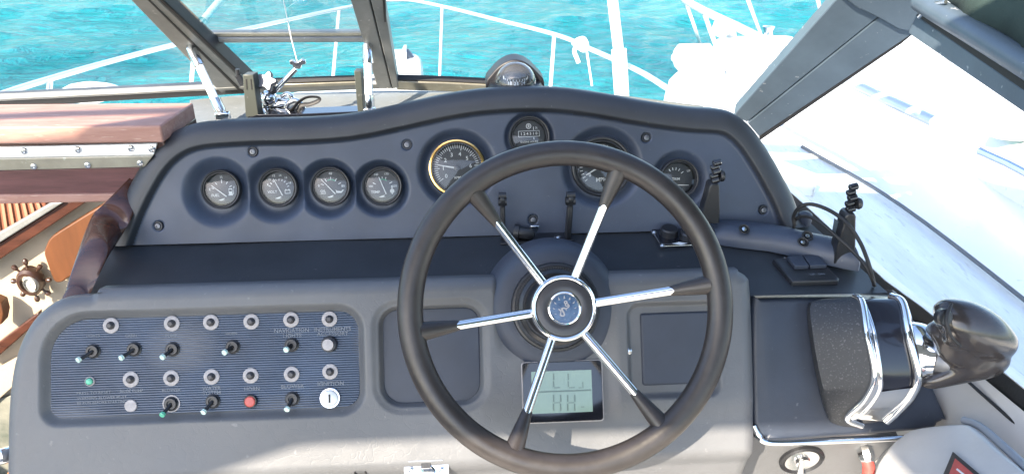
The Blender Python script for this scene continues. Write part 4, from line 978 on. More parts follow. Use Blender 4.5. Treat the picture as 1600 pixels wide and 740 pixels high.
# starboard pillar, corner and side frame
def pq(pts, name, mat, thick, bev=.002): return mesh(name, *prism([aty(*p) for p in pts], thick), mat, WS, bevel=bev)
XS = .70
def pq(pts, name, mat, thick, bev=.002): return mesh(name, *prism([(aty(p[0], p[1], p[2]) if p[2] > 0 else atx(p[0], p[1], -p[2])) for p in pts], thick), mat, WS, bevel=bev)
Y0, Y1 = 1.56, 1.30
def pl3(pts, a, b, c, name, mat, thick, off=0.0, bev=.002):
    A, B, Cc_ = aty(*a), aty(*b), aty(*c); n__ = (B - A).cross(Cc_ - A).normalized()
    if n__.dot(A) > 0: n__ = -n__
    out = []
    for p in pts:
        d = ray(*p); out.append(d * ((A + n__ * off).dot(n__) / d.dot(n__)))
    return mesh(name, *prism(out, n__ * -thick), mat, WS, bevel=bev)
PA, PB, PC = (1146, 181, Y0), (1310, -4, Y1), (1424, 54, Y1)
pl3([(1146, 181), (1313, -8), (1410, -8), (1371, 28), (1167, 191)], PA, PB, PC, 'pillar', M['pillar'], .03)
pl3([(1168, 193), (1372, 29.5), (1400, 2), (1430, 30), (1424, 55), (1186, 214)], PA, PB, PC, 'pillar', M['pillar'], .03, .001)
pl3([(1186, 214.5), (1424, 55.5), (1409, 68), (1188, 219)], PA, PB, PC, 'pillar_seal', M['rubber'], .02, .002, 0)
pl3([(1308, -12), (1480, -12), (1476, 4), (1447, 15), (1433, 27), (1424, 50), (1404, 47), (1369, 27), (1335, 11)], PA, PB, PC, 'corner_casting', M['pillar'], .03, .006, .003)
def rail(px, py, k=0): return atx(px, py, XS + k)
def rstrip(pts, name, mat, thick, bev=.002): return mesh(name, *prism([rail(*p) for p in pts], thick), mat, WS, bevel=bev)
rstrip([(1418, 52), (1431, 24), (1700, 210), (1700, 245)], 'side_rail', M['pillar'], (.035, .0, .004))
rstrip([(1431, 24, -.002), (1440, 17, -.002), (1700, 196, -.002), (1700, 210, -.002)], 'rail_track', M['rubber'], (.03, .0, .004), 0)
tb = smooth_path([rail(1440, 2, -.01), rail(1560, 74, -.01), rail(1700, 160, -.01)], 6)
mesh('rail_tube', *tube(tb, .0165, 16), M['pillar'], WS)
mesh('rail_lip', *tube([rail(1436, 27, -.012), rail(1448, 14, -.016), rail(1463, 5, -.018), rail(1478, 3, -.018)], .003, 8), M['steel'], WS)
# side glass and sill
sg0 = [aty(1188, 216, Y0), aty(1424, 56, Y1), rail(1700, 236), rail(1720, 708, .01), rail(1600, 608, .01), rail(1440, 480, .01), rail(1232, 298, .01)]
mesh('side_pane', [p + Vector((.012, 0, 0)) for p in sg0], [tuple(range(len(sg0)))], M['sideglass'], WS, smooth=0)
sill = [(1192, 262), (1232, 298), (1270, 332), (1326, 385), (1382, 438), (1440, 480), (1551, 569), (1600, 608), (1720, 708)]
ro = [rail(*p) for p in sill]; ri_ = [rail(p[0] - w_, p[1] + w_ * .6) + Vector((-.004, 0, -.006)) for p, w_ in zip(sill, (8, 12, 18, 26, 28, 24, 9, 8, 8))]
mesh('sill_rubber_gap_shade', *loft([[a, b, b + Vector((0, 0, -.03)), a + Vector((.004, 0, -.03))] for a, b in zip(ro, ri_)]), M['rubber'], WS, smooth=30)  # rubber sill; extra width stands in for the shaded gap beside the console
mesh('sill_frame', *loft([[a + Vector((.030, .0, -.006)), a + Vector((.001, 0, .001)), a + Vector((.004, 0, -.05)), a + Vector((.034, 0, -.05))] for a in ro]), M['geldirt'], WS, smooth=30)

# canopy
CN = empty('canopy', (0, -.4, .5)); tag(CN, 'dark green canvas side curtain above the starboard window rail, with an unseen canopy shaped to shade the dash', 'canopy')
lowe = smooth_path([rail(1462, -8, -.005), rail(1600, 84, -.005), rail(1700, 145, -.005), Vector((.70, .30, -.27)), Vector((.72, -.9, -.24))], 8); gr = np.zeros((30, 14, 3))
upe = smooth_path([Vector((.64, 1.32, -.05)), Vector((.60, .75, .28)), Vector((.58, .12, .46)), Vector((.58, -.4, .46)), Vector((.58, -.9, .46))], 8)
for i in range(30):
    a = lowe[min(int(i * (len(lowe) - 1) / 29), len(lowe) - 1)]; b = upe[min(int(i * (len(upe) - 1) / 29), len(upe) - 1)]
    for j in range(14):
        t = j / 13; p = a.lerp(b, t); gr[i, j] = p + Vector((.05 * math.sin(math.pi * t) + .006 * math.sin(i * 1.3 + j), 0, .0))
v, f = grid(gr); sc1 = mesh('side_curtain', v, f, M['canvas'], CN, smooth=180); so_ = sc1.modifiers.new('solid', 'SOLIDIFY'); so_.thickness = .003
st_ = MB()
for i in range(0, 30):
    pass
CANX0, CANX1, CANY0, CANY1 = -1.56, .58, -.545, .20  # unseen top: outline shaped for the shade it casts on the dash
can = MB(); cvp = np.zeros((70, 16, 3))
for i in range(70):
    for j in range(16):
        x = CANX0 + (CANX1 - CANX0) * i / 69; y0 = float(np.interp(x, (-1.7, -1.3, -1.15, -.85, -.62, -.42, -.36, .6), (-.66, -.61, -.562, -.571, -.555, -.555, -.80, -.80))); y1 = float(np.interp(x, (-1.25, -.95), (.12, .25))); y = y0 + (y1 - y0) * j / 15
        cvp[i, j] = (x, y, .47 + .03 * math.cos((x + .5) * 1.4) + .006 * math.sin(y * 9))
v, f = grid(cvp); tp_ = mesh('unseen_canopy_top', v, f, M['canvas_top'], CN, smooth=180); so_ = tp_.modifiers.new('solid', 'SOLIDIFY'); so_.thickness = .003
for y in (CANY0, CANY1): mesh('canopy_bow', *tube(smooth_path([Vector((CANX0 - .02, y - .1, -.7)), Vector((CANX0, y, .2)), Vector((CANX0 + .08, y, .46)), Vector((-.5, y, .49)), Vector((CANX1 - .06, y, .46)), Vector((CANX1 + .05, y, .2)), Vector((CANX1 + .12, y - .1, -.5))], 8), .011, 10), M['steel'], CN)

# ------------------------------------------------------------------ rear bracket with slotted arms, on the dash top
RBk = empty('open_bracket', atz(470, 180, TOPZ)); tag(RBk, 'olive black U bracket with two slotted arms on the dash top under the vent pane', 'bracket')
yb = 1.35
def upl(pts, y, thick, name, mat, par, bev=.001): return mesh(name, *prism([aty(px, py, y) for px, py in pts], (0, thick, 0)), M[mat], par, bevel=bev)
obk = pbr('bracket_paint', (.055, .060, .052), .35, scr=(150, .5, (.2, .2, .2), .68)); M['obk'] = obk
s1 = mesh('bracket_arm', *prism([aty(379, 117, yb), aty(384, 183, yb), aty(404, 181, yb), aty(395, 117, yb)], (.004, .02, 0)), M['obk'], RBk, bevel=.001)
s2 = mesh('bracket_arm', *prism([aty(553, 111, yb), aty(559, 176, yb), aty(568, 173, yb + .002), aty(564, 112, yb + .002)], (.002, .02, 0)), M['obk'], RBk, bevel=.001)
mesh('bracket_base', *prism([aty(384, 186, yb), aty(400, 188, yb), aty(470, 187, yb), aty(562, 182, yb), aty(562, 174, yb), aty(470, 178, yb), aty(400, 179, yb)], (0, .035, 0)), M['gloss'], RBk, bevel=.001)
sl_ = MB()
for x_ in (383.5, 391): sl_.add(*prism([aty(x_, 124, yb - .001), aty(x_ + 1.6, 124, yb - .001), aty(x_ + 3, 140, yb - .001), aty(x_ + 1.4, 140, yb - .001)], (0, .0008, 0)))
sl_.build('slots', M['rubber'], RBk, smooth=0)
# chrome ball mount with star knob and tilting arm
BM = empty('ball_mount', atz(425, 176, TOPZ)); tag(BM, 'chrome antenna ratchet mount with a dark star knob standing inside the U bracket', 'antenna mount')
def ball(c, r, mat, name, par, sx=1, sz=1):
    pr = [(r * sx * math.cos(R(a)), r * sz * math.sin(R(a))) for a in range(-90, 91, 12)]; pr[0] = (.0001, pr[0][1]); pr[-1] = (.0001, pr[-1][1])
    return mesh(name, *lathe(pr, 24, Matrix.Translation(c)), M[mat], par, smooth=60)
y1_ = 1.40
mesh('mount_foot', *tube([aty(418, 178, y1_), aty(417, 172, y1_), aty(416, 160, y1_), aty(418, 150, y1_)], [.017, .015, .010, .014], 18), M['chrome'], BM)
ball(aty(420, 154, y1_), .0155, 'chrome', 'mount_ball', BM)
mesh('mount_body', *tube([aty(424, 168, y1_), aty(440, 162, y1_), aty(452, 160, y1_)], [.010, .012, .008], 16), M['chrome'], BM)
mesh('mount_loop', *tube(smooth_path([aty(440, 152, y1_), aty(448, 147, y1_), aty(456, 151, y1_), aty(458, 160, y1_)], 5), .0045, 10), M['chrome'], BM)
mesh('mount_loop', *tube(smooth_path([aty(446, 172, y1_ - .01), aty(450, 162, y1_ - .01), aty(462, 157, y1_ - .01), aty(472, 164, y1_ - .01), aty(478, 176, y1_ - .01)], 5), .0045, 10), M['steel'], BM)
sk = []
for k in range(40):
    a = 2 * math.pi * k / 40; r_ = .0155 * (1 + .22 * math.cos(5 * a)); sk.append(Vector((r_ * math.cos(a), r_ * math.sin(a), 0)))
kM = Matrix.Translation(aty(419, 129, y1_ - .02)) @ (-ray(419, 129).normalized() + Vector((-.3, 0, .3))).to_track_quat('Z', 'Y').to_matrix().to_4x4()
mesh('star_knob', *prism([kM @ p for p in sk], kM.to_3x3() @ Vector((0, 0, .012))), M['dull'], BM, bevel=.002)
mesh('knob_stem', *tube([aty(421, 132, y1_ - .01), aty(428, 143, y1_)], .0065, 12), M['black'], BM)
mesh('tilt_arm', *tube([aty(429, 143, y1_), aty(462, 108, y1_ + .01)], .0048, 12), M['steel'], BM)
wn_ = MB(); wn_.add(*prism([aty(x_, y_, y1_ + .01) for x_, y_ in ((452, 95), (457, 94), (460, 97), (466, 97), (470, 93), (477, 95), (478, 100), (471, 102), (469, 108), (459, 108), (457, 102), (453, 101))], (0, .008, 0)))
wn_.build('wing_nut', M['steel'], BM, bevel=.001)
mesh('whip', *tube([aty(464, 95, y1_ + .01), aty(455, 60, y1_ + .01), aty(441, -10, y1_ + .01)], .0009, 6), M['paint'], BM)
stp = smooth_path([atz(440, 178, TOPZ) + Vector((0, 0, .003)), aty(455, 172, 1.37), aty(466, 160, 1.37), aty(480, 152, 1.37), aty(497, 152, 1.37), aty(498, 157, 1.37), aty(484, 163, 1.37), aty(470, 165, 1.37), aty(461, 177, 1.37)], 6)
tag(mesh('wiring_strap', *tube(stp, .0035, 8, flat=(1.3, .6)), M['rubber']), 'twisted black strap lying beside the chrome antenna mount', 'strap')
sc2 = MB(); sc2.add(*tube([aty(371, 108, 1.42), aty(372, 120, 1.42)], .004, 10)); sc2.add(*tube([aty(372, 118, 1.42), aty(380, 132, 1.42)], .007, 10)); tag(sc2.build('frame_catch', M['black'], smooth=35), 'small dark catch on the foot of the left mullion', 'catch')

# ------------------------------------------------------------------ companionway: hatch board, strips, fascia
HB = empty('hatch_board', atz(120, 215, -.36)); tag(HB, 'weathered mahogany hatch board beside the left end of the pod', 'hatch board')
zt = -.375
tb_ = [atz(-60, 199, zt), atz(250, 196.5, zt), atz(302, 160.5, zt), atz(-60, 163, zt)]
mesh('board', *prism(tb_, (0, 0, -.026)), M['wood'], HB, bevel=.0025)
lw_ = [p + Vector((.0, .012, -.028)) for p in tb_]; lw_[1] += Vector((-.004, .0, 0)); lw_[2] += Vector((-.004, .0, 0))
mesh('shadow_gap_board', *prism(lw_, (0, 0, -.020)), M['wood_dark'], HB, bevel=.002)  # dark board stands in for the shadow gap under the hatch board
yS = lw_[0].y - .004
def yq(px): return lw_[0].y - .006 + (lw_[1].y - lw_[0].y) * (px + 60) / 310.0
HS = empty('sliding_rail', aty(120, 250, yS)); tag(HS, 'pair of long metal strips with screws under the hatch board', 'metal rail')
mesh('upper_strip', *prism([aty(x_, y_, yq(x_)) for x_, y_ in ((-60, 232), (245, 224.5), (240, 242), (-60, 248))], (0, .006, 0)), M['paint'], HS, bevel=.001)
mesh('lower_strip', *prism([aty(x_, y_, yq(x_) - .006) for x_, y_ in ((-60, 249), (239, 243.5), (226, 261), (-60, 268))], (0, .010, 0)), M['anod'], HS, bevel=.001)
for p, yy in (((38, 236), yS), ((122, 234), yS), ((205, 232), yS), ((237, 233), yS), ((53, 260), yS - .006), ((137, 258), yS - .006), ((219, 255), yS - .006)):
    Mq = Matrix.Translation(aty(*p, yq(p[0]) - .0005 + (yy - yS))) @ Matrix.Rotation(R(90), 4, 'X'); mesh('screw', *lathe([(.0052, 0), (.0045, .0016), (.002, .002), (.0018, .001), (.0001, .001)], 14, Mq), M['steel'], HS, smooth=30)
FA = mesh('fascia_board', *prism([aty(x_, y_, yq(x_) + .005) for x_, y_ in ((-60, 268), (232, 261), (170, 309), (-60, 312))], (0, .02, 0)), M['wood_fascia'], bevel=.001); tag(FA, 'purple brown wooden fascia under the metal strips', 'board')
FA2 = mesh('fascia_lip', *prism([aty(x_, y_, yq(x_)) for x_, y_ in ((-60, 305), (200, 303), (184, 315.5), (-60, 320))], (0, .03, 0)), M['wood'], bevel=.002); tag(FA2, 'pale worn lower edge strip of the wooden fascia', 'trim strip')
# varnished grab post left of the pod
gp = MB()
A_ = [(243, 252, 1.16), (214, 272, 1.14), (160, 325, 1.08), (140, 346, 1.06), (118, 405, .99), (101, 458, .95), (96, 470, .94)]
B_ = [(256, 262, 1.16), (232, 296, 1.14), (205, 340, 1.08), (190, 366, 1.06), (168, 400, .99), (140, 458, .95), (134, 470, .94)]
rings = []
for a_, b_ in zip(smooth_path([aty(*p) for p in A_], 5), smooth_path([aty(*p) for p in B_], 5)):
    c = (a_ + b_) / 2; hx = (b_ - a_) / 2; rings.append([c + hx * math.cos(t) + Vector((0, .7, .7)) * .020 * math.sin(t) for t in [2 * math.pi * k / 16 for k in range(16)]])
GP = mesh('grab_post', *loft(rings), M['wood_dark'], smooth=60); tag(GP, 'curved varnished dark wood post along the left side of the dash', 'post')

# cabin seen through the companionway
yW = 1.62
def cab(pts, y, th, mat, name, bev=.003): return mesh(name, *prism([aty(px, py, y) for px, py in pts], (0, th, 0)), mat, bevel=bev)
cw = cab([(-260, 300), (420, 300), (420, 1000), (-260, 1000)], yW, .03, M['cream'], 'cabin_wall', 0); tag(cw, kind='structure')
for nm, pts, y, th, mt, lab, cat in (
    ('woven_lining', [(-40, 308), (72, 308), (72, 330), (-40, 398)], yW - .02, .012, M['brownpanel'], 'brick brown panel behind the grey handrail', 'panel'),
    ('handrail', [(-40, 386), (82, 316), (100, 316), (-40, 404)], yW - .05, .02, M['alu'], 'slim grey diagonal handrail at the left edge', 'handrail'),
    ('stair_stringer', [(-40, 404), (100, 315), (140, 312), (-40, 432)], yW - .04, .03, M['wood_dark'], 'dark mahogany diagonal stringer above the clock', 'stringer'),
    ('seat_edge', [(-20, 548), (60, 488), (60, 502), (-20, 572)], yW - .03, .02, M['wood_dark'], 'thin brown diagonal trim below the ship wheel clock', 'trim'),
    ('seat_locker', [(-20, 585), (70, 535), (70, 560), (-20, 640)], yW - .02, .015, M['cream'], 'pale locker front low in the cabin at the left edge', 'locker'),
    ('floor_mat', [(-20, 628), (80, 600), (80, 760), (-20, 760)], yW - .01, .008, pbr('mat_green', (.06, .075, .06), .9, var=(8, .5, (.25, .24, .20))), 'green and cream patterned mat at the bottom left', 'mat')):
    tag(cab(pts, y, th, mt, nm), lab, cat)
rl_ = MB()
for i in range(7):
    x_ = 4 + i * 11; rl_.add(*prism([aty(px, py, yW - .024) for px, py in ((x_ - 14, 316), (x_ - 9.5, 316), (x_ - 2, 372 - i * 6), (x_ - 6.5, 374 - i * 6))], (0, .004, 0)))
tag(rl_.build('woven_strips', pbr('strip_tan', (.30, .15, .09), .6), smooth=0), 'tan upright strips on the brick brown cabin panel', 'slats')
tk_ = [(72, 384), (78, 373), (92, 362), (150, 326), (178, 312), (200, 318), (170, 400), (110, 432), (98, 440), (88, 441), (82, 434), (74, 412), (69, 396)]
tk_ = [(p.x, p.y) for p in smooth_path([Vector((a, b, 0)) for a, b in tk_], 3, True)]
tag(cab(tk_, yW - .03, .02, M['teak'], 'teak_board'), 'orange brown rounded teak panel right of the ship wheel clock', 'panel')
tag(cab([(-12, 468), (2, 474), (6, 490), (3, 506), (-12, 512)], yW - .05, .03, M['teak'], 'teak_block'), 'small orange brown rounded block at the far left edge', 'block')
CK = empty('ship_wheel_clock', aty(50, 438, yW - .03)); tag(CK, 'dark wooden ship wheel clock on the cream cabin wall', 'clock')
Cc = aty(49, 438, yW - .03); ks = (aty(59, 438, yW - .03) - Cc).length / 10
CM = Matrix.Translation(Cc) @ Matrix.Rotation(R(90), 4, 'X') @ Matrix.Diagonal((.80, 1, 1, 1))
mesh('clock_ring', *lathe([(24 * ks, -.01), (24 * ks, .012), (20 * ks, .018), (15 * ks, .018), (13.5 * ks, .010)], 40, CM), M['clockwood'], CK, smooth=40)
dM = CM @ Matrix.Translation((7 * ks, 0, .010))
mesh('clock_bezel', *lathe([(14.5 * ks, 0), (14.5 * ks, .010), (12.4 * ks, .013), (12 * ks, .009)], 36, dM), M['alu'], CK, smooth=40)
mesh('clock_face', *lathe([(12.2 * ks, .008), (.0001, .008)], 32, dM), M['clock'], CK)
hm = MB(); hm.add(*box((0, 3 * ks, .0095), .8 * ks, 7 * ks, .0005, dM)); hm.add(*box((-2.6 * ks, 0, .0095), 6 * ks, .8 * ks, .0005, dM))
for i in range(12): hm.add(*box((10 * ks, 0, .0092), 1.6 * ks, .5 * ks, .0004, dM @ Matrix.Rotation(R(30 * i), 4, 'Z')))
hm.build('clock_hands', M['clockwood'], CK, smooth=0)
for i in range(8):
    a = R(45 * i); d_ = Vector((math.cos(a), math.sin(a), 0)); 
    v_, f_ = tube([CM @ (d_ * 22 * ks), CM @ (d_ * 28 * ks), CM @ (d_ * 30 * ks), CM @ (d_ * 34 * ks), CM @ (d_ * 38 * ks), CM @ (d_ * 40 * ks)], [2 * ks, 1.8 * ks, 3.0 * ks, 4.4 * ks, 3.8 * ks, 1.5 * ks], 12); mesh('wheel_handle', v_, f_, M['clockwood'], CK)
tag(mesh('grab_rail', *tube([aty(-30, 718, .82), aty(4, 712, .82), aty(30, 704, .84)], .0105, 16), M['chrome']), 'short polished steel tube below the left corner of the console', 'rail')
tag(mesh('orange_fender', *tube([aty(14, 736, .9), aty(28, 741, .9), aty(44, 748, .9)], [.006, .009, .006], 12), pbr('orange_plastic', (.7, .22, .04), .5)), 'orange item just below the polished tube', 'float')

# ------------------------------------------------------------------ below the console
LT = empty('locker_latch', LOW.at(667, 740)); tag(LT, 'stainless latch plate at the bottom of the console left of the wheel', 'latch')
def fq(x0, y0, x1, y1, h, th, name, mat, par, rad=.002, bev=.0006):
    a = LOW.uw(x0, y1, h); b = LOW.uw(x1, y0, h); return mesh(name, *prism([LOW.pt(u, w_, h) for u, w_ in rrect(a[0], a[1], b[0], b[1], rad)], LOW.n * -th), M[mat], par, bevel=bev)
fq(632, 722, 701, 775, .018, .010, 'latch_plate', 'steel', LT, .003); fq(638, 717.5, 692, 721, .021, .010, 'latch_lip', 'steel', LT, .0005)
fq(658, 722.5, 673, 731, .0200, .002, 'latch_tongue', 'black', LT, .0008)
v_, f_ = lathe([(.0135, 0), (.0115, .0012), (.010, 0), (.0001, -.0002)], 30, LOW.frame(666, 741, .0182)); mesh('finger_ring', v_, f_, M['chrome'], LT, smooth=40)
for p in ((642.5, 733), (690, 733)): screw(LOW.frame(*p, .0183), LT, .0028)
hM = LOW.frame(563, 742, .0035); hM.translation = LOW.at(563, 739, .013)
tag(mesh('drain_hole', *lathe([(.0085, .001), (.0075, .0022), (.006, .001), (.0055, -.003), (.0001, -.003)], 24, hM), [M['rubber']], smooth=35), 'small dark ringed hole at the bottom edge of the console', 'hole')
IG = empty('engine_key_switch', UNDER.at(1253, 716)); tag(IG, 'round black ringed key switch with a key under the side console', 'key switch')
kM = Matrix((UNDER.x, UNDER.up, UNDER.n)).transposed().to_4x4(); kM.translation = UNDER.at(1252, 716, .001)
mesh('switch_ring', *lathe([(.034, -.002), (.034, .004), (.031, .007), (.028, .004), (.026, .002)], 44, kM), M['black'], IG, smooth=35)
mesh('switch_face', *lathe([(.0265, .002), (.026, .004), (.012, .004), (.011, .009), (.007, .010), (.0001, .010)], 36, kM), M['steel'], IG, smooth=35)
kk = UNDER.at(1252, 716, .012); mesh('key', *prism([kk + Vector((-.003, 0, 0)), kk + Vector((.003, 0, 0)), kk + Vector((.005, -.006, -.03)), kk + Vector((-.005, -.006, -.03))], (0, -.003, 0)), M['steel'], IG, bevel=.0006)
RH = empty('red_stop_handle', UNDER.at(1350, 706)); tag(RH, 'red pull handle in a metal socket under the side console', 'handle')
k0 = UNDER.at(1350, 703, .0)
mesh('socket', *tube([k0 + Vector((0, .004, .006)), k0 + Vector((0, -.012, -.004)), k0 + Vector((.0, -.016, -.008))], [.013, .0125, .010], 8), M['steel'], RH, smooth=30)
mesh('red_shaft', *tube([k0 + Vector((0, -.012, -.006)), k0 + Vector((.002, -.018, -.014)), k0 + Vector((.006, -.026, -.05)), k0 + Vector((.007, -.03, -.08))], [.0085, .0090, .0115, .012], 16), M['red'], RH, smooth=40)
v_, f_ = lathe([(.003, 0), (.0001, .0002)], 14, Matrix.Translation(k0 + Vector((.001, -.0315, -.022))) @ Matrix.Rotation(R(70), 4, 'X')); mesh('pin_hole', v_, f_, M['rubber'], RH)

# starboard cockpit moulding, coaming and its sign
SM = Plane(.80, -.70, R(80))
def cq(pts, ext, name, mat, bev=.004): return mesh(name, *prism([aty(*p) for p in pts], ext), mat, bevel=bev)
ZC_ = -.70
cm1 = [rail(1192, 268) , rail(1312, 395), rail(1442, 492), rail(1720, 712)]
inn = [Vector((.63, 1.5, ZC_ + .0)), Vector((.65, 1.2, ZC_ + .0)), Vector((.665, .95, ZC_)), Vector((.668, .3, ZC_))]
dn_ = [p + Vector((-.02, 0, -.5)) for p in inn]; md_ = [p + Vector((-.008, 0, -.012)) for p in inn]
sm1 = mesh('side_coaming', *loft([[a, b, c, d] for a, b, c, d in zip([p + Vector((-.01, 0, -.012)) for p in cm1], inn, md_, dn_)], False, False), M['cockpit'], smooth=50); tag(sm1, kind='structure')
cs2 = [(1360, 742), (1384, 700), (1412, 674), (1440, 664), (1500, 658), (1522, 664), (1562, 700), (1640, 776), (1640, 860), (1340, 860)]
oM = atx(1440, 664, .60); nS_ = (atx(1600, 735, .60) - oM).cross(atx(1384, 740, .53) - oM).normalized()
if nS_.dot(oM) > 0: nS_ = -nS_
def onpl(px, py, o_, n__):
    d = ray(px, py); return d * (o_.dot(n__) / d.dot(n__))
sm2 = mesh('seat_moulding', *inset_prism(smooth_path([onpl(*p, oM, nS_) for p in cs2], 3, True), nS_, .05, .010), M['cockpit'], smooth=40); tag(sm2, kind='structure')
fl = MB(); 
pipe = smooth_path([*[onpl(*p, oM - nS_ * .010, nS_) for p in ((1506, 656), (1532, 666), (1572, 700), (1640, 764))]], 6); tag(mesh('edge_piping', *tube(pipe, .005, 10), pbr('grey_piping', (.22, .24, .27), .5)), 'grey rubber piping along the white moulding at the lower right', 'piping')
ln = smooth_path([atz(1480, 566, -.668), atz(1540, 620, -.668), atz(1620, 690, -.668)], 4); tag(mesh('coaming_seal', *tube(ln, .0022, 8), M['rubber']), 'thin black seal line along the starboard coaming', 'seal')
SG = empty('warning_sign', onpl(1500, 725, oM, nS_)); tag(SG, 'black bordered red warning sign on the white moulding at bottom right', 'sign')
oS = oM + nS_ * .003
mesh('sign_border', *prism([onpl(x_, y_, oS, nS_) for x_, y_ in ((1490, 706), (1535, 744), (1535, 790), (1460, 790), (1474, 744))], nS_ * .002), M['black'], SG, bevel=.0005)
mesh('sign_face', *prism([onpl(x_, y_, oS + nS_ * .002, nS_) for x_, y_ in ((1493, 716), (1526, 744), (1526, 786), (1470, 786), (1482, 744))], nS_ * .0008), M['red'], SG, smooth=0)
mesh('sign_line', *prism([onpl(x_, y_, oS + nS_ * .003, nS_) for x_, y_ in ((1496, 731), (1510, 742), (1508, 744), (1494, 733))], nS_ * .0004), M['white_print'], SG, smooth=0)

# ------------------------------------------------------------------ side deck outside the starboard window
sdp = [Vector((.55, 1.72, -.70)), Vector((.72, 1.3, -.74)), Vector((.73, .4, -.76)), Vector((.73, -1.6, -.77)), Vector((1.07, -1.6, -.785)), Vector((1.06, .6, -.785)), Vector((1.03, 1.6, -.775)), Vector((.86, 2.3, -.765)), Vector((.40, 2.3, -.74))]
sdk = mesh('side_deck', *prism(sdp, (0, 0, -.05)), M['geldirt'], bevel=.01); tag(sdk, kind='structure')
trl = smooth_path([Vector((.92, 2.0, -.765)), Vector((1.0, 1.6, -.765)), Vector((1.03, 1.0, -.77)), Vector((1.04, .4, -.775)), Vector((1.05, -1.6, -.775))], 6)
tag(mesh('toe_rail', *tube(trl, .0045, 8), M['dull']), 'low metal toe rail along the outer edge of the starboard side deck', 'toe rail')
gut = smooth_path([atz(1238, 286, -.762), atz(1330, 352, -.766), atz(1420, 412, -.768), atz(1501, 466, -.770), atz(1610, 536, -.772)], 6)
tag(mesh('deck_gutter', *tube(gut, .006, 8, flat=(1.6, .6)), M['breaker']), 'narrow pale grey moulded gutter on the side deck right below the window', 'gutter')
# bow rail
BR = empty('bow_rail', Vector((CX, 4.0, -1.0))); tag(BR, 'polished steel bow rail curving round the foredeck beyond the windscreen', 'bow rail')
def az(px, py, z): return atz(px, py, z)
rp_ = [az(-60, 172, -.60), az(0, 148, -.60), az(75, 124, -.61), az(180, 94, -.64), az(290, 66, -.66), az(420, 38, -.70), az(530, 14, -.74), az(590, 3, -.78), az(635, 0, -.78), az(690, 10, -.77), az(780, 32, -.745), az(870, 55, -.71), az(930, 80, -.69), az(1000, 112, -.66), az(1060, 148, -.64), az(1150, 190, -.60)]
rp_ = smooth_path(rp_, 8)
mesh('top_tube', *tube(rp_, .0085, 12), M['railing'], BR)
for (x0, y0, x1, y1, z0) in ((78, 125, 76, 152, -.61), (305, 62, 298, 138, -.665), (530, 14, 520, 124, -.74), (691, 10, 687, 126, -.77), (866, 55, 860, 140, -.712)):
    a = az(x0, y0, z0); b = aty(x1, y1, a.y - .02); mesh('stanchion', *tube([a, b], .0080, 12), M['railing'], BR)
mesh('stanchion', *tube([az(916, 74, -.70), aty(925, 134, az(916, 74, -.70).y)], .004, 8), M['rope'], BR)
KN = empty('rope_knot', az(907, 68, -.70)); tag(KN, 'white rope knotted round the bow rail with a hanging loop', 'rope')
kc = az(907, 69, -.70); s_ = (az(917, 69, -.70) - kc).length / 10
for k, (dx, dy, ax_, ay_) in enumerate(((-4, 2, 7, 5), (4, 0, 6, 6), (0, 4, 8, 4), (2, -4, 5, 5))):
    mesh('rope_turn', *tube([kc + Vector(((dx + ax_ * math.cos(t)) * s_, .018 * math.sin(t * 2), (dy + ay_ * math.sin(t)) * s_)) for t in [2 * math.pi * q / 20 for q in range(20)]], .008, 8, closed=True), M['rope'], KN)
mesh('rope_tail', *tube(smooth_path([kc + Vector((x_ * s_, -.02, y_ * s_)) for x_, y_ in ((-8, 0), (-10, -10), (-6, -20), (-3, -27))], 5), .008, 8), M['rope'], KN)
ply = az(985, 112, -.67).y
PO = empty('flag_pole', aty(968, 150, ply)); tag(PO, 'thick white upright pole standing by the bow rail', 'pole')
mesh('pole_tube', *tube([aty(956, -10, ply), aty(968, 90, ply)], .0165, 20), M['paint'], PO); mesh('pole_base', *tube([aty(967, 78, ply - .002), aty(974, 190, ply - .002)], .024, 20), M['gel'], PO)
ho = MB()
for y_ in (33, 37, 42): ho.add(*lathe([(.0025, 0), (.0001, .0003)], 10, Matrix.Translation(aty(963 + (y_ == 37) * 1.5, y_, ply - .0175)) @ Matrix.Rotation(R(90), 4, 'X')))
ho.build('pole_holes', M['rubber'], PO)
# windlass / cleat lump on the foredeck seen beside the centre mullion
AN = empty('anchor_windlass', aty(636, 118, 3.3)); tag(AN, 'white anchor windlass on the foredeck just right of the centre mullion', 'windlass')
yA = 3.25
def lump(c, rx, ry, rz, mat, name, par, sd=0):
    pr = []; vs = []; fs = []
    for i in range(9):
        th = math.pi * i / 8
        for k in range(14):
            ph = 2 * math.pi * k / 14; d = Vector((math.sin(th) * math.cos(ph), math.sin(th) * math.sin(ph), math.cos(th))); n__ = 1 + .18 * noise.noise(d * 1.7 + Vector((sd, 0, 0)))
            vs.append(c + Vector((d.x * rx, d.y * ry, d.z * rz)) * n__)
    for i in range(8):
        for k in range(14): fs.append((i * 14 + k, i * 14 + (k + 1) % 14, (i + 1) * 14 + (k + 1) % 14, (i + 1) * 14 + k))
    return mesh(name, vs, fs, M[mat], par, smooth=70)
wA = aty(628, 106, yA)
mesh('windlass_body', *loft([[wA + Vector((x_ * k, y_ * k, z_)) for x_, y_ in rrect(-.085, -.07, .085, .07, .03, 4)] for k, z_ in ((1, -.10), (1, 0), (.9, .03), (.7, .045))]), M['railing'], AN, smooth=35)
mesh('windlass_drum', *lathe([(.045, -.05), (.045, -.04), (.028, -.03), (.028, .03), (.045, .04), (.045, .05)], 24, Matrix.Translation(aty(617, 88, yA)) @ Matrix.Rotation(R(90), 4, 'Y'), True, True), M['railing'], AN, smooth=35)
mesh('chain_roll', *tube([aty(632, 80, yA), aty(640, 96, yA), aty(652, 108, yA)], [.02, .028, .02], 12), M['dull'], AN)
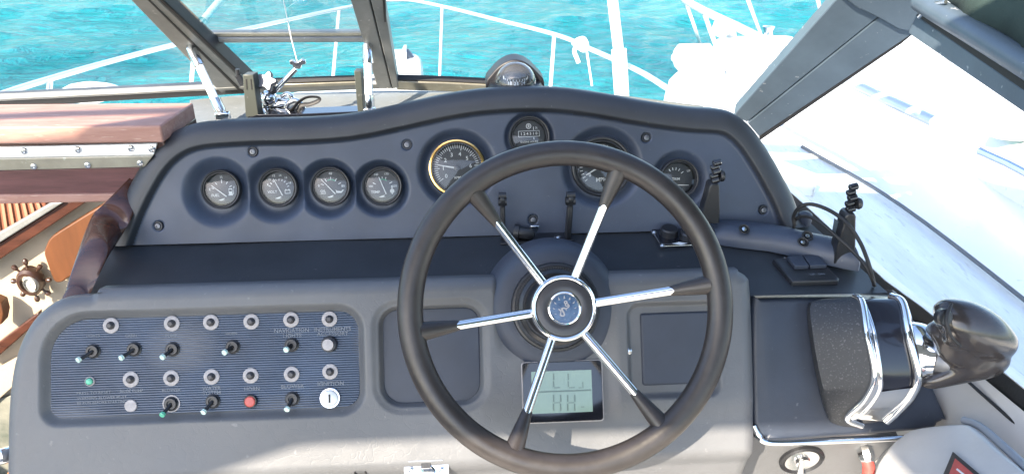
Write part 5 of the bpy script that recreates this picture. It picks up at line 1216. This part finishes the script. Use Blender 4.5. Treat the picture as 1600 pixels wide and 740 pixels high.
mesh('windlass_foot', *prism([aty(608, 112, yA), aty(650, 112, yA), aty(660, 132, yA), aty(606, 132, yA)], (0, .15, 0)), M['gel'], AN, bevel=.01)
tag(lump(aty(140, 145, 2.6), .10, .08, .03, 'gel', 'deck_vent', None, 5), 'low white vent on the port foredeck beyond the left pane', 'vent')

# ------------------------------------------------------------------ neighbouring white boat
NB = empty('white_motorboat', Vector((2.0, 2.5, WATER))); tag(NB, 'large white motorboat moored close on the starboard side', 'boat')
zN = -.92
edge = [(1046, 118), (1062, 104), (1090, 97), (1122, 88), (1150, 74), (1188, 66), (1235, 58), (1290, 44), (1312, 22), (1340, -10)]
ew = smooth_path([atz(x_, y_, zN) for x_, y_ in edge], 4)
lft_ = smooth_path([atz(1046, 118, zN), atz(1052, 150, zN), Vector((.98, 2.35, zN)), Vector((1.16, 1.6, zN)), Vector((1.28, .6, zN)), Vector((1.34, -.8, zN)), Vector((1.34, -3.0, zN))], 5)
right_ = [Vector((4.2, -3.0, zN)), Vector((4.6, 3.0, zN)), ew[-1] + Vector((1.0, .6, 0))]
dk = lft_[::-1][:-1] + ew + right_[::-1]
top_ = [Vector((p.x, p.y, zN)) for p in dk]
ctr = sum(top_, Vector()) / len(top_)
rings = [[Vector((ctr.x + (p.x - ctr.x) * .86, ctr.y + (p.y - ctr.y) * .9, WATER - .2)) for p in top_], [p + Vector((0, 0, -.12)) + (p - ctr).normalized() * .015 for p in top_], [p + Vector((0, 0, -.02)) for p in top_], [p + (ctr - p).normalized() * .03 for p in top_]]
mesh('hull', *loft(rings), M['gel'], NB, smooth=50)
# cabin trunk, with oval port
def slab(pts, z0, z1, name, mat, ins=.08): 
    c = sum(pts, Vector()) / len(pts); r0 = [Vector((p.x, p.y, z0)) for p in pts]; r1 = [Vector((p.x, p.y, z1 - .02)) + (c - p).normalized() * ins * .8 for p in pts]; r2 = [Vector((p.x, p.y, z1)) + (c - p).normalized() * (ins + .03) for p in pts]
    return mesh(name, *loft([r0, r1, r2]), mat, NB, smooth=40)
slab(smooth_path([Vector((1.62, 2.7, 0)), Vector((1.55, 1.6, 0)), Vector((1.66, .4, 0)), Vector((1.8, -1.6, 0)), Vector((3.6, -1.6, 0)), Vector((3.6, 2.2, 0)), Vector((2.6, 3.3, 0))], 3, True), zN - .01, zN + .14, 'cabin_trunk', M['gel'])
op = atz(1586, 212, zN + .145); vv, ff = lathe([(.075, 0), (.072, .012), (.060, .014), (.055, .006)], 40, Matrix.Translation(op) @ Matrix.Diagonal((1, .62, 1, 1)))
hh = mesh('deck_hatch', vv, ff, M['breaker'], NB, smooth=40)
vv, ff = lathe([(.056, .006), (.0001, .007)], 36, Matrix.Translation(op) @ Matrix.Diagonal((1, .62, 1, 1))); mesh('hatch_pane', vv, ff, pbr('aqua_pane', (.25, .55, .48), .1), hh)
for pth, r_ in (([(1430, 72), (1475, 92), (1530, 112)], .004), ([(1430, 178), (1500, 210), (1540, 232)], .005), ([(1530, 236), (1575, 256), (1640, 290)], .011)):
    mesh('grab_line', *tube([atz(x_, y_, zN + .148) for x_, y_ in pth], r_, 8), M['steel'] if r_ > .01 else M['breaker'], NB)
# its rail
rz = -.50
r1 = [atz(1052, -22, -.48), atz(1076, 4, -.48), atz(1160, 46, -.48), atz(1240, 86, -.50), atz(1330, 130, -.52), atz(1460, 190, -.52)]
mesh('rail_tube', *tube(smooth_path(r1, 6), .012, 12), M['railing'], NB)
for (x0, y0, x1, y1) in ((1068, -6, 1096, 74), (1099, 18, 1133, 111), (1166, -8, 1192, 62), (1276, -8, 1287, 40)):
    a = atz(x0, y0, -.48); b = atz(x1, y1, zN); 
    mesh('rail_stanchion', *tube([a if a.y < 6 else aty(x0, y0, b.y), b], .0075, 10), M['railing'], NB)
fa, fb = atz(1052, 108, zN), atz(1112, 106, zN); up_ = Vector((0, 0, .05)); dd = fb - fa
mesh('fender', *tube([fa + up_ + dd * t for t in (-.06, -.03, .03, .12, .88, .97, 1.03, 1.06)], [.012, .016, .040, .058, .058, .040, .016, .012], 20), M['gel'], NB, smooth=50)
hc = atz(1185, 92, zN)
mesh('deck_locker', *loft([[hc + Vector((x_ * k, y_ * k, z_)) for x_, y_ in rrect(-.20, -.10, .20, .10, .05, 5)] for k, z_ in ((1, 0), (1, .05), (.95, .075), (.85, .085))]), M['gel'], NB, smooth=35)
mesh('cowl_vent', *tube(smooth_path([atz(1140, 84, zN), atz(1140, 84, zN) + Vector((0, 0, .08)), atz(1140, 84, zN) + Vector((-.03, -.03, .13)), atz(1140, 84, zN) + Vector((-.08, -.08, .14))], 5), [.022] * 11 + [.026, .032, .036, .04, .044], 16), M['gel'], NB, smooth=50)
mesh('winch', *lathe([(.035, 0), (.03, .02), (.022, .05), (.03, .07), (.0001, .075)], 20, Matrix.Translation(atz(1198, 64, zN))), M['chrome'], NB)
hq = [atz(1256, 54, zN + .03), atz(1262, 44, zN + .03), atz(1286, 44, zN + .03), atz(1282, 54, zN + .03)]
mesh('bow_hatch', *prism(hq, (0, 0, .02)), M['paint'], NB, bevel=.004)
print('polys', sum(len(o.data.polygons) for o in SC.objects if o.type == 'MESH'))
